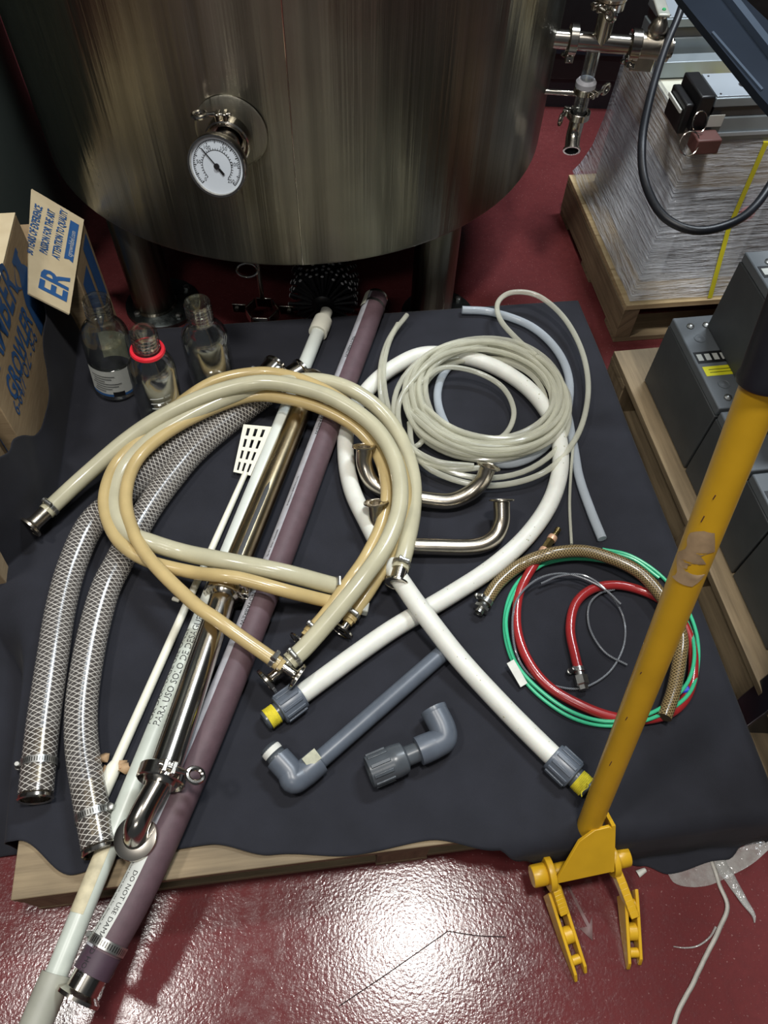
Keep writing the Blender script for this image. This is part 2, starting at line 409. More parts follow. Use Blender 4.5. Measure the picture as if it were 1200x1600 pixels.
# ------------------------------------------------------------ main tank
TC = V((-.273, 1.993, 0)); TR = .641; TZ = .35
tank = thing('tank', TC, 'large brushed stainless steel tank on thick legs behind the black cloth', 'tank')
tb = MB(); K = 96
prof = [(TR-.035, TZ-.0), (TR-.012, TZ-.004), (TR-.003, TZ+.001), (TR, TZ+.008), (TR, TZ+.4), (TR, TZ+.8), (TR, 1.75)]
tb.lathe(prof, frame(TC, (0, 0, 1), (1, 0, 0)), K, cap=False).build('body', 'tank_steel', tank)
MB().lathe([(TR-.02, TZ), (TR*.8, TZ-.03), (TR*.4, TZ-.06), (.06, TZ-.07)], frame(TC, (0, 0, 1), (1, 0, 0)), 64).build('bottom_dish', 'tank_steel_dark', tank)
MB().lathe([(TR, 1.75), (TR*.9, 1.86), (TR*.5, 1.98), (.1, 2.02)], frame(TC, (0, 0, 1), (1, 0, 0)), 64).build('top_dish', 'tank_steel', tank)
legs = [V((-.655, 1.60, 0)), V((.105, 1.60, 0)), V((.12, 2.38, 0)), V((-.66, 2.38, 0))]
for i, q in enumerate(legs):
    lg = MB().lathe([(.062, .012), (.056, .02), (.056, TZ+.02)], frame(q, (0, 0, 1)), 32).build('leg', 'tank_steel', tank)
    fl = MB().lathe([(.1, 0), (.1, .012), (.095, .014), (.05, .014)], frame(q+V((.02, .005, 0)), (0, 0, 1)), 40).build('foot_flange', 'tank_steel_dark', lg)
    for k in range(4):
        a = pi/4+k*pi/2; MB().lathe([(.009, .014), (.009, .022), (.004, .024)], frame(q+V((.02+.08*cos(a), .005+.08*sin(a), 0)), (0, 0, 1)), 6).build('foot_bolt', 'zinc', lg)
# vent ring and drain rod with open hexagonal hanger under the tank
g = at(410, 488, .13)
hang = thing('pipe_hanger', (g.x, g.y, .1), 'open hexagonal steel pipe hanger on a thin rod under the tank', 'pipe hanger')
tp_ = V((g.x, g.y+.035, TZ-.05))
MB().lathe([(.006, .145), (.006, TZ-.03)], frame((g.x-.003, g.y+.033, 0), (0, 0, 1)), 14).build('rod', 'steel_satin', hang)
for k in range(6):
    a = pi/6+k*pi/3; rr = .036; c = V((g.x+rr*cos(a), g.y+rr*sin(a), .13))
    if k == 1: c.z += .001
    MB().box(frame(c, (cos(a), sin(a), 0), (0, 0, 1)), .028, .037, .003).build('plate', 'steel', hang, bevel=.0008)
for a in (0, pi):
    MB().box(frame((g.x+.06*cos(a), g.y+.012, .13), (0, 1, 0), (1, 0, 0)), .034, .026, .003).build('ear', 'steel', hang, bevel=.0008)
    MB().lathe([(.005, -.006), (.005, .006)], frame((g.x+.066*cos(a), g.y+.012, .13), (0, 1, 0)), 6).build('bolt', 'zinc', hang)
q = at(386, 422, .29)
rp = [q+V((.024*cos(t*pi/12), .012*sin(t*pi/12), .024*sin(t*pi/12)*.4)) for t in range(24)]
tag(MB().sweep(rp, .003, 8, closed=True).build('steel_ring', 'steel'), 'small round steel ring hanging under the tank rim', 'ring')

# thermometer on the tank
def on_tank(x, y):
    r = ray(x, y).normalized(); a = r.x**2+r.y**2; d0 = V((CAM.x-TC.x, CAM.y-TC.y)); b = 2*(d0.x*r.x+d0.y*r.y); c = d0.length_squared-TR*TR
    t = (-b-math.sqrt(b*b-4*a*c))/(2*a); return CAM+r*t
pc = on_tank(362, 205); nr = V((pc.x-TC.x, pc.y-TC.y, 0)).normalized()
wsp = on_tank(463, 290); MB().sweep([V((wsp.x, wsp.y, z)) for z in (TZ+.004, .7, 1.2, 1.74)], .0014, 8).build('weld_seam', 'steel', tank)
pad = MB().lathe([(.068, -.012), (.068, .003), (.064, .0055), (.03, .006)], frame(pc, nr), 48).build('reinforcing_pad', 'tank_steel', tank)
gz = thing('thermometer', pc, 'round dial thermometer clamped to the front of the steel tank', 'thermometer')
MB().lathe([(.033, .0), (.033, .022), (.036, .026)], frame(pc, nr), 32).build('nozzle', 'steel', gz)
triclamp(gz, pc+nr*.032, nr, .034, (-.1, -.15, 1), mat='steel')
MB().lathe([(.026, .03), (.026, .05), (.016, .055), (.016, .075), (.012, .08), (.012, .1)], frame(pc, nr), 24).build('stem', 'steel', gz)
dnr = (nr+V((-.08, 0, .30))).normalized(); dc = pc+nr*.108
DF = frame(dc, dnr, (1, 0, 0)); DR = .054
MB().lathe([(.02, -.012), (DR*.96, -.006), (DR, 0), (DR, .012), (DR*.97, .016), (DR*.9, .016), (DR*.88, .010)], DF, 48).build('case', 'steel', gz)
MB().lathe([(DR*.89, .009), (DR*.89, .0112)], DF, 48).build('dial_face', 'dial', gz)
tk = MB()
for k in range(61):
    a = radians(225-270*k/60); r0 = DR*(.74 if k % 5 else .70); r1 = DR*.80
    c = (r0+r1)/2; tk.box(DF @ frame((c*cos(a), c*sin(a), .0116), (0, 0, 1), (cos(a), sin(a), 0)), r1-r0, .0008 if k % 5 else .0014, .0004)
for k in range(31):
    a = radians(225-270*k/30); c = DR*.52; tk.box(DF @ frame((c*cos(a), c*sin(a), .0116), (0, 0, 1), (cos(a), sin(a), 0)), DR*.06, .0008, .0004)
for rad_, a0, a1 in ((.80, -45, 225), (.49, -45, 225)):
    tk.sweep([DF @ V((DR*rad_*cos(radians(a0+(a1-a0)*i/40)), DR*rad_*sin(radians(a0+(a1-a0)*i/40)), .0115)) for i in range(41)], .0005, 4)
tk.build('scale_marks', 'ink', gz, flat=True)
for k, s_ in enumerate(('0', '50', '100', '150', '200', '250')):
    a = radians(225-270*k/5); c = DF @ V((DR*.62*cos(a), DR*.62*sin(a)-.003, .0116))
    text(s_, .009, plane_fn(c, DF.col[0].xyz, DF.col[1].xyz), 'ink', gz, 'dial_number', 'CENTER')
nd = MB(); a = radians(132)
nd.box(DF @ frame((DR*.22*cos(a), DR*.22*sin(a), .013), (0, 0, 1), (cos(a), sin(a), 0)), DR*.95, .0018, .0008)
nd.box(DF @ frame((-DR*.22*cos(a), -DR*.22*sin(a), .013), (0, 0, 1), (cos(a), sin(a), 0)), DR*.22, .0045, .0008)
nd.lathe([(.005, .012), (.005, .015)], DF, 16); nd.build('needle', 'label_black', gz, flat=True)

# second, dark vessel at the left and its neighbour post
def side_tank(x0, y0, dist, R, name, label, mat, zt):
    r = ray(x0, y0); d = V((r.x, r.y)).normalized(); t = d*dist; nrm = V((-d.y, d.x))
    c = V((t.x+nrm.x*R, t.y+nrm.y*R, 0))
    th = thing(name, c, label, 'tank'); fr_ = frame(c, (0, 0, 1), (1, 0, 0))
    MB().lathe([(R-.02, .03), (R, .05), (R, zt)], fr_, 72).build('body', mat, th)
    MB().lathe([(R, zt), (R*.8, zt+.1), (.1, zt+.18)], fr_, 48).build('top_dish', mat, th)
    sm_a = math.atan2(-c.y, -c.x)-.32; MB().box(frame(c+V((R*cos(sm_a), R*sin(sm_a), zt/2+.05)), (0, 0, 1), (cos(sm_a), sin(sm_a), 0)), .02, .03, zt-.1).build('seam_strip', 'dark_machine', th, bevel=.004)
    for k in range(3):
        a = radians(-50+k*120); MB().lathe([(.05, 0), (.05, .04)], frame(c+V((R*.7*cos(a), R*.7*sin(a), 0)), (0, 0, 1)), 24).build('leg', mat, th)
side_tank(60, 190, 2.2, .5, 'tank', 'dark grey steel tank behind the cardboard boxes, left of the big tank', 'vessel_paint', 1.7)

# ------------------------------------------------------------ pallets
def pallet(name, label, o, ang, W, L, H, across, nb, gap, mat, lead=True, th=.018, bw=None):
    """o = near-left corner on the floor, W along local x, L along local y; boards run along x (across) or y"""
    ex = V((cos(ang), sin(ang), 0)); ey = V((-sin(ang), cos(ang), 0)); root = thing(name, o, label, 'pallet')
    o = V(o); tot = L if across else W; bwid = (tot-gap*(nb-1))/nb
    for k in range(nb):
        c = k*(bwid+gap)+bwid/2; jit = random.uniform(-.004, .004)
        if across: p = o+ex*(W/2+jit)+ey*c; m = frame(p+V((0, 0, H-th/2)), (0, 0, 1), ex); MB().box(m, W, bwid, th).build('deck_board', mat, root, bevel=.0015)
        else: p = o+ex*c+ey*(L/2+jit); m = frame(p+V((0, 0, H-th/2)), (0, 0, 1), ey); MB().box(m, L, bwid, th).build('deck_board', mat, root, bevel=.0015)
    # lower deck: cross boards, blocks and bottom boards
    for k in range(3):
        if across:
            c = .045+k*(W-.09)/2; p = o+ex*c+ey*(L/2)
            for q in range(3):
                MB().box(frame(o+ex*c+ey*(.05+q*(L-.1)/2)+V((0, 0, (H-th)/2+.004)), (0, 0, 1), ey), .098, .088, H-th-.010).build('block', mat, root, bevel=.002)
            MB().box(frame(p+V((0, 0, H-th-.009)), (0, 0, 1), ey), L, .088, .0175).build('stringer_board', mat, root, bevel=.0015)
            MB().box(frame(p+V((0, 0, .009)), (0, 0, 1), ey), L, .09, .018).build('bottom_board', mat, root, bevel=.0015)
        else:
            c = .05+k*(L-.1)/2; p = o+ey*c+ex*(W/2)
            for q in range(3):
                MB().box(frame(o+ey*c+ex*(.045+q*(W-.09)/2)+V((0, 0, (H-th)/2+.004)), (0, 0, 1), ex), .088, .098, H-th-.010).build('block', mat, root, bevel=.002)
            MB().box(frame(p+V((0, 0, H-th-.009)), (0, 0, 1), ex), W, .098, .0175).build('stringer_board', mat, root, bevel=.0015)
    if not across:
        for k in range(3):
            p = o+ex*(.045+k*(W-.09)/2)+ey*(L/2); MB().box(frame(p+V((0, 0, .009)), (0, 0, 1), ey), L, .09, .018).build('bottom_board', mat, root, bevel=.0015)
    else:
        MB().box(frame(o+ex*(W/2)+ey*.045+V((0, 0, .0095)), (0, 0, 1), ex), W-.19, .08, .017).build('bottom_board', mat, root, bevel=.0015)
    return root
PA = radians(9.0); PO = V((-.547, .119, 0)); PW, PL_ = 1.22, 1.23; PT = .13
EX = V((cos(PA), sin(PA), 0)); EY = V((-sin(PA), cos(PA), 0))
pallet('pallet', 'low wooden pallet under the black cloth', PO, PA, PW, PL_, PT, True, 7, .03, 'wood')
T = PT+.006

# ------------------------------------------------------------ black cloth
def lerp(a, b, t): return a+(b-a)*t
def interp(tab, x):
    if x <= tab[0][0]: return tab[0][1]
    for (a, b), (c, d) in zip(tab, tab[1:]):
        if x <= c:
            t = (x-a)/(c-a); t = t*t*(3-2*t); return b+(d-b)*t
    return tab[-1][1]
from mathutils import noise as mn
front = [(-.1, -.09), (0, -.085), (.09, -.024), (.17, -.04), (.3, -.043), (.4, -.016), (.53, .0), (.65, -.008), (.76, .02), (.8, .06), (.86, .135), (.97, .14), (1.03, .16), (1.07, .178), (1.18, .168), (1.24, .13)]
left = [(-.1, .45), (.3, .42), (.5, .30), (.65, .2), (.8, .10), (.95, .12), (1.08, .17), (1.17, .21), (1.25, .16)]
right = [(-.2, .07), (0, .055), (.15, .03), (.4, .035), (.8, .02), (1.0, .025), (1.25, .015)]
NU, NV = 250, 230
def foldout(a, drop):
    if a <= 0: return 0, 0
    r = .03; q = r*pi/2
    if a < q: return r*sin(a/r), -r*(1-cos(a/r))
    if a < drop+q-r: return r+.08*(a-q), -(r+a-q)
    return r+.08*(drop-r)+(a-(drop+q-r)), -drop
def sm(x): x = max(0, min(1, x)); return x*x*(3-2*x)
cv = []
for j in range(NV+1):
    for i in range(NU+1):
        u, v = i/NU, j/NV
        tt = lerp(-.1, PL_, v); s = lerp(-interp(left, tt), PW+interp(right, tt), u)
        t = lerp(-interp(front, s), PL_+.012, v)
        ds = -s if s < 0 else (s-PW if s > PW else 0); dt = -t if t < 0 else (t-PL_ if t > PL_ else 0)
        drop = T-.004; ox, zx = foldout(ds, drop); oy, zy = foldout(dt, drop)
        S_ = (-ox if s < 0 else PW+ox if s > PW else s); Q = (-oy if t < 0 else PL_+oy if t > PL_ else t)
        z = T+min(zx, zy); nv = V((s*3.1, t*3.1, .3))
        out = max(ds, dt)
        z += (.0022*(mn.noise(nv*2)+.5*mn.noise(nv*5))+.016*max(0, .35-abs(mn.noise(V((s*9+t*1.5, t*1.4, 8.0)))))*sm((.16-s)/.2)*sm((.95-t)/.2)) if out == 0 else 0
        if s < 0:    # left side: bunched folds; at the back it is pulled up against the boxes
            k = sm((t-.3)/.3); lim = lerp(.2, .012, sm((t-.42)/.3)); zl = T+.004+max(0, ds-lim)*.95*sm((t-.35)/.25)
            z = lerp(z, zl, k)
            fold_ = abs(mn.noise(V((s*7+1.5*t, t*1.8, 2.0))))
            z += (.075*fold_)*sm(ds/.08)*(1-.75*k)
            S_ = lerp(S_, -min(ds, lim+(ds-lim)*.12)-.012*mn.noise(V((t*9, z*12, 3)))*sm(ds/.1), k)
        if t < 0:
            wv = mn.noise(V((s*6, 1.7, 0)))*.5+mn.noise(V((s*14, 4.7, 0)))*.25
            Q -= (.02*wv+.01)*sm(-t/.1)
            if -t > drop: z += .012*abs(mn.noise(V((s*8, t*8, 5))))
        p = PO+EX*S_+EY*Q; p.z = max(.003, z); cv.append(p)
cf = [(j*(NU+1)+i, j*(NU+1)+i+1, (j+1)*(NU+1)+i+1, (j+1)*(NU+1)+i) for j in range(NV) for i in range(NU)]
cm = MB(); cm.add(cv, cf); cl = cm.build('cloth', 'cloth', sharp=180)
tag(cl, 'black cloth spread over the pallet under all the hoses', 'cloth')
so = cl.modifiers.new('thick', 'SOLIDIFY'); so.thickness = .0015; so.offset = -1

T = T+.003          # resting height for things on the cloth
def hose(name, label, cat, pts, h, r, mat, n=14, per=8, part='tube', group=None, origin=None):
    path = crom(pl(pts, h), per); root = thing(name, (path[len(path)//2].x, path[len(path)//2].y, T), label, cat, group)
    MB().sweep(path, r, n).build(part, mat, root); return root, path
def openend(mb, path_end, prev, r, wall=.003):
    pass
# ------------------------------------------------------------ braided clear hoses
rb = .027
R1 = [(416, 588), (400, 605), (372, 628), (330, 658), (280, 697), (230, 738), (185, 779), (142, 820), (113, 883), (95, 950), (84, 1017), (74, 1083), (67, 1133), (60, 1200), (56, 1240)]
R2 = [(452, 592), (415, 616), (358, 658), (305, 703), (270, 743), (237, 787), (208, 835), (186, 878), (165, 920), (147, 983), (134, 1050), (127, 1110), (128, 1167), (138, 1233), (151, 1300), (155, 1322)]
for pts, lab, hh in ((R1, 'clear braided hose with steel ends, outermost on the left', .0), (R2, 'clear braided hose with steel ends, lying beside the white spatula', .0)):
    p3 = [(x, y, T+rb+0) for i, (x, y) in enumerate(pts)]
    rt_, path = hose('braided_hose', lab, 'hose', p3, 0, rb, 'braid_clear', 28, 10, group='clear braided hoses')
    e = path[-1]; ax = (path[-1]-path[-4]).normalized(); s_ = path[0]; ax0 = (path[0]-path[3]).normalized()
    MB().lathe([(rb*.8, -.1), (rb*.86, -.1), (rb*.86, 0), (rb*.8, 0)], frame(e, ax), 28, cap=False).build('hose_tail', 'steel_tarnished', rt_)
    MB().lathe([(rb*.8, -.03), (rb*.9, .001), (rb*1.02, .004), (rb*1.04, .009), (rb*.95, .011), (rb*.84, .009), (rb*.8, -.02)], frame(e, ax), 36, cap=False).build('ferrule', 'steel', rt_)
    band(rt_, e-ax*.048, ax, rb+.0008, .012, V((-1, 0, .2)) if pts is R1 else V((1, .2, .2)))
    MB().lathe([(rb*.8, 0), (rb, .0), (rb, .03), (rb*1.12, .033), (rb*1.12, .039), (rb*.98, .04), (rb*.8, .035)], frame(s_, ax0), 32, cap=False).build('ferrule', 'steel', rt_)
    band(rt_, s_-ax0*.012, ax0, rb+.0008, .012, V((-1, .2, .5)))

# ------------------------------------------------------------ white drain pipe
rp_ = .0165
wp = thing('drain_pipe', at(300, 985, T), 'long white plastic drain pipe beside the steel tube, printed with black words', 'pipe')
A0, A1 = at(500, 512, T+rp_), at(86, 1528, T+rp_+.004); ad = (A1-A0).normalized()
A2 = A1+ad*.16
MB().sweep([A0, A0+(A1-A0)*.35, A0+(A1-A0)*.6], rp_, 24).build('tube', 'white_pvc', wp)
MB().sweep([A0+(A1-A0)*.6, A1+ad*.01], rp_*1.003, 24).build('lower_tube', 'aged_pvc', wp)
MB().lathe([(rp_*.8, -.005), (rp_*1.32, -.005), (rp_*1.36, .02), (rp_*1.36, .16), (rp_, .16)], frame(A1, ad), 28).build('socket', 'socket_pvc', wp)
MB().lathe([(rp_, -.02), (rp_*1.38, -.02), (rp_*1.42, .0), (rp_*1.36, .028), (rp_*.92, .035), (rp_*.9, .06), (rp_*.72, .06), (rp_*.7, .04)], frame(A0, -ad), 24).build('adapter', 'white_nylon', wp)
pr = ad.cross(V((0, 0, 1))).normalized()       # to the pipe's left when walking along ad
def wrap_fn(o, xd, r, axc, ang0):
    """map text x along xd, y around the tube of radius r whose axis passes axc"""
    xd = V(xd).normalized(); sd = xd.cross(V((0, 0, 1))).normalized(); upv = sd.cross(xd)
    return lambda x, y: V(axc)+xd*((V(o)-V(axc)).dot(xd)+x)+(sd*-sin(ang0+y/r)+upv*cos(ang0+y/r))*(r+.0005)
def proj(p):
    c = RW.transposed() @ (V(p)-CAM); return 600+F*c.x/c.z, 800+F*c.y/c.z
o_ = min([A0+(A1-A0)*(i/500) for i in range(501)], key=lambda p: abs(proj(p)[1]-1138))
text('PARA USO SOLO DE DESAGUE', .0165, wrap_fn(o_, -ad, rp_, A0, -.45), 'ink', wp, sx=.92)
text('FOR DRAINAGE USE ONLY', .0165, wrap_fn(o_, -ad, rp_, A0, .55), 'ink', wp, sx=.92)
k_ = .865
st = MB().sweep([A0+(A1-A0)*k_, A0+(A1-A0)*(k_+.075)], rp_+.0008, 10, False, -.5, 1.1, hint=(0, 0, 1)); st.build('torn_sticker', 'sticker_old', wp)
MB().sweep([A0+(A1-A0)*.13, A0+(A1-A0)*.16], rp_+.0006, 24, False).build('aged_ring', 'sticker_old', wp)

# ------------------------------------------------------------ slotted spatula
sp_ = thing('spatula', at(300, 930, T), 'long white slotted plastic mash paddle beside the white pipe', 'paddle')
B0, B1 = at(381, 745, T+.012), at(180, 1195, T+.009); bd = (B1-B0).normalized()
MB().sweep([B0-bd*.01, B0+(B1-B0)*.5, B1], [.006, .0075, .0085], 14).build('handle', 'white_nylon', sp_)
MB().sweep([B1-bd*.005, B1+bd*.005, B1+bd*.06], [.0085, .0125, .012], 14).build('handle_end', 'white_nylon', sp_)
c4 = [at(365, 738, T+.008), at(392, 744, T+.008), at(425, 668, T+.03), at(381, 664, T+.03)]
def quad(u, v): return c4[0].lerp(c4[1], u).lerp(c4[3].lerp(c4[2], u), v)
bl = MB(); nu, nv_ = 7, 9; th = V((0, -.0035*.3, .0035)); hole = {(i, j) for i in (1, 3, 5) for j in (1, 3, 5, 7)}
us = [0, .16, .27, .43, .55, .71, .82, 1]; vsq = [0, .05, .22, .29, .46, .53, .70, .77, .93, 1.0]
for i in range(nu):
    for j in range(nv_):
        if (i, j) in hole: continue
        a = [quad(us[i], vsq[j]), quad(us[i+1], vsq[j]), quad(us[i+1], vsq[j+1]), quad(us[i], vsq[j+1])]
        bl.hexa(a+[p+th for p in a])
bl.build('blade', 'white_nylon', sp_, flat=True)

# ------------------------------------------------------------ steel racking tube
rs = .0245
ra = thing('racking_tube', at(352, 920, T), 'long slotted stainless steel tube with two clamps and an elbow at the near end', 'pipe')
C0, C1, C2 = at(487, 600, T+rs), at(352, 925, T+rs+.016), at(254, 1212, T+rs+.062)
d1 = (C1-C0).normalized(); d2 = (C2-C1).normalized()
ss = MB().sweep([C0, C0+d1*.2, C1-d1*.012], rs, 32, caps=False); ss.build('tube', 'steel_tarnished', ra)
ferrule(ra, C0+d1*.004, -d1, rs*.8, .032, .02, 'steel_satin')
sl0, sl1 = C0+(C1-C0)*.55, C0+(C1-C0)*.94
v_ = (CAM-(sl0+sl1)/2).normalized(); nrm_ = (v_-d1*v_.dot(d1)).normalized(); sd_ = d1.cross(nrm_)
def slotpt(p, a): return p+(nrm_*cos(a)+sd_*sin(a))*(rs+.0006)
so_ = MB(); rows = []
for k in range(13):
    f = k/12; wdt = .17*min(1, math.sqrt(max(0, 1-(1-min(1, f*8))**2))+.05) * min(1, math.sqrt(max(0, 1-(1-min(1, (1-f)*8))**2))+.05)
    rows += [slotpt(sl0.lerp(sl1, f), .1+wdt), slotpt(sl0.lerp(sl1, f), .1), slotpt(sl0.lerp(sl1, f), .1-wdt)]
so_.add(rows, [(3*k+j, 3*k+j+1, 3*k+j+4, 3*k+j+3) for k in range(12) for j in range(2)]); so_.build('slot', 'label_black', ra)
MB().sweep([C1+d2*.012, C2-d2*.01], rs, 32).build('tube', 'steel', ra)
for c, dd in ((C1, d1), (C2, d2)):
    MB().lathe([(rs, -.016), (.031, -.006), (.031, .006), (rs, .016)], frame(c, dd), 32).build('ferrule', 'steel', ra)
triclamp(ra, C1, d2, .031, at(400, 930, T+.05)-C1, mat='steel', wd=.012)
triclamp(ra, C2, d2, .031, at(262, 1212, T+.14)-C2, mat='steel', wd=.012, flip=True)
re_ = .0185
FL = at(212, 1309, T+.058); hx = V((FL.x, FL.y, 0)); h2 = (hx-V((C2.x, C2.y, 0))).normalized(); up0 = V((0, 0, C2.z)); epath = crom([C2+d2*.004, V((C2.x, C2.y, C2.z))+h2*.03, hx-h2*.036+up0, hx-h2*.015+V((0, 0, C2.z-.005)), hx-h2*.003+V((0, 0, C2.z-.02)), FL+V((0, 0, -.002))], 8)
MB().sweep(epath, re_, 28).build('elbow', 'steel', ra)
MB().lathe([(re_*.9, .006), (.0325, .003), (.0335, .001), (.0335, -.004), (.03, -.005), (re_*.8, -.005)], frame(FL, (-.06, -.08, 1)), 40).build('end_flange', 'steel', ra)

# ------------------------------------------------------------ purple brewery hose
rh = .0275
PP = [(588, 468), (565, 530), (541, 592), (498, 706), (452, 830), (405, 950), (318, 1164), (227, 1367), (162, 1487)]
ph, ppath = hose('brewery_hose', 'thick dark purple rubber hose with a printed pale stripe and steel ends', 'hose', PP, T+rh, rh, 'purple_rubber', 32, 12)
e = ppath[-1]; ax = (ppath[-1]-ppath[-4]).normalized(); s_ = ppath[0]; ax0 = (ppath[0]-ppath[3]).normalized()
MB().lathe([(rh, -.0), (rh*1.01, .0), (rh*1.01, .03), (rh*.85, .031)], frame(e, ax), 32).build('hose_cuff', 'purple_dark', ph)
MB().lathe([(rh*.86, .02), (rh*.88, .052), (rh*1.1, .056), (rh*1.2, .058), (rh*1.2, .063), (rh*.8, .063), (rh*.8, .05)], frame(e, ax), 36).build('ferrule', 'steel', ph)
band(ph, e-ax*.01, ax, rh+.0008, .013, V((-1, .1, -.2)))
MB().lathe([(rh*.95, -.0), (rh*1.02, .004), (rh*1.02, .008), (rh*.9, .008)], frame(s_, ax0), 32).build('end_ring', 'steel', ph)
o = MB().lathe([(rh+.0003, -.004), (rh+.0013, -.004), (rh+.0013, .004), (rh+.0003, .004)], frame(s_-ax0*.03, ax0), 36, cap=False).build('clamp_band', 'zinc', ph)
MB().sweep(ppath, rh+.0006, 6, False, -.05, .8, hint=(-.45, -.1, .9)).build('pale_stripe', 'strip_white', ph)
MB().sweep(ppath[-15:-1], rh+.0007, 8, False, -.4, 1.05, hint=(-.45, -.1, .9)).build('pale_label', 'label_white', ph)
MB().sweep(ppath[:5], rh+.004, 4, False, .1, .7, hint=(-.45, -.1, .9)).build('torn_label', 'cream_board', ph)
def stripe_text(body, size, f0, ang, flip=False, sx=1):
    i = int(f0*(len(ppath)-1)); c = ppath[i]; t = (ppath[i+2]-ppath[max(0, i-2)]).normalized(); x = V((-.45, -.1, .9)); x = (x-t*x.dot(t)).normalized(); y = t.cross(x)
    dr = -1 if flip else 1
    acc = [0]
    for a_, b2 in zip(ppath[i:], ppath[i+1:]): acc.append(acc[-1]+(b2-a_).length)
    def along(X):
        k = 0
        while k < len(acc)-2 and acc[k+1] < X: k += 1
        return ppath[i+k].lerp(ppath[i+k+1], (X-acc[k])/(acc[k+1]-acc[k]))
    text(body, size, lambda X, Y: along(X)+(x*cos(ang-dr*Y/rh*1)+y*sin(ang-dr*Y/rh*1))*(rh+.0011), 'ink', ph, sx=sx)
stripe_text('NOVABREW', .0125, .62, .18); stripe_text('NOVABREW', .0125, .33, .18); stripe_text('NOVABREW', .0125, .15, .18)
stripe_text('SUCTION AND DISCHARGE', .006, .43, .25); stripe_text('BREWERY HOSE 150 PSI', .006, .52, .25)
stripe_text('DO NOT USE DAMAGED HOSE', .0105, .885, -.02); stripe_text('Inspect hose before each use for damage. Refer to', .0062, .862, .4); stripe_text('Proper Care, Use & Maintenance Manual', .0062, .868, .75)

# ------------------------------------------------------------ silicone tubes
rm, ry = .0165, .0125
M1 = [(72, 800, .05), (130, 746, .055), (200, 686, .075), (260, 647, .09), (330, 615, .1), (400, 598, .105), (460, 603, .11), (525, 625, .11), (585, 667, .1), (618, 722, .09), (625, 785, .085), (606, 845, .085), (570, 900, .08), (520, 962, .06), (478, 1010, .045), (452, 1034, .04)]
M2 = [(526, 916, .03), (510, 912, .04), (437, 893, .077), (350, 876, .083), (290, 864, .065), (237, 848, .075), (200, 832, .075), (181, 800, .07), (181, 762, .065), (200, 723, .065), (240, 685, .07), (300, 648, .075), (360, 620, .08), (420, 602, .08), (490, 594, .08), (545, 607, .075), (593, 640, .055), (627, 687, .04), (645, 745, .04), (645, 800, .045), (635, 852, .055), (625, 890, .055)]
Y1 = [(560, 949, .02), (511, 939, .03), (450, 924, .075), (380, 905, .092), (340, 899, .092), (300, 894, .07), (233, 877, .07), (190, 850, .075), (168, 812, .075), (164, 772, .075), (180, 728, .07), (215, 690, .07), (262, 645, .075), (330, 598, .08), (400, 582, .08), (455, 588, .085), (505, 608, .09), (548, 635, .085), (590, 672, .07), (620, 715, .06), (634, 765, .055), (629, 815, .05), (612, 862, .045), (585, 910, .035), (560, 948, .025), (546, 968, .022)]
Y2 = [(436, 1037, .062), (380, 998, .082), (340, 969, .093), (300, 940, .093), (235, 875, .088), (205, 822, .085), (197, 770, .08), (215, 718, .075), (262, 676, .075), (330, 640, .07), (390, 620, .07), (440, 622, .078), (500, 638, .082), (555, 668, .075), (590, 710, .06), (604, 762, .055), (597, 815, .05), (574, 866, .045), (548, 905, .05), (510, 958, .03), (482, 990, .025)]
def sil(pts, lab, mat, r):
    return hose('silicone_tube', lab, 'tube', [(x, y, T+h) for x, y, h in pts], 0, r, mat, 18, 8)
m1, p1 = sil(M1, 'milky silicone tube, topmost of the loops, one steel end far left', 'silicone_milky', rm)
m2, p2 = sil(M2, 'milky silicone tube, outermost loop on the right, ending over the white hose', 'silicone_milky', rm)
y1, q1 = sil(Y1, 'yellowed silicone tube, outermost of the loops on the left', 'silicone_yellow', ry)
y2, q2 = sil(Y2, 'yellowed silicone tube, innermost loop crossing the steel tube to its fitting', 'silicone_yellow', ry)
def endfit(root, path, last, rt_, rd, ln, nut=None, bnd=True, r=.0165, mat='steel'):
    p, ax = (path[-1], path[-1]-path[-4]) if last else (path[0], path[0]-path[3]); ax.normalize()
    ferrule(root, p, ax, rt_, rd, ln, mat, nut=nut)
    if bnd: band(root, p-ax*.012, ax, r+.0006, .008, V((.3, .2, 1)))
endfit(m1, p1, False, .0145, .025, .042, None, True, rm, 'steel_satin'); endfit(m1, p1, True, .0085, .025, .052, 'frosted', True, rm)
endfit(m2, p2, True, .0145, .025, .03, None, True, rm)
ax = (p2[0]-p2[3]).normalized(); MB().lathe([(.010, -.01), (.0155, -.01), (.0155, .004), (.012, .006), (.012, .03), (.008, .03)], frame(p2[0], ax), 20).build('barb', 'frosted', m2); band(m2, p2[0]-ax*.006, ax, rm+.0006, .006)
ax = (q1[0]-q1[3]).normalized(); MB().box(frame(q1[0]+ax*.008, ax, (0, 0, 1)), .02, .02, .022).build('end_plug', 'frosted', y1, bevel=.002)
endfit(y1, q1, True, .008, .025, .026, 'silicone_yellow', True, ry); endfit(y2, q2, False, .008, .025, .04, 'silicone_yellow', True, ry); endfit(y2, q2, True, .008, .025, .022, 'silicone_yellow', True, ry)

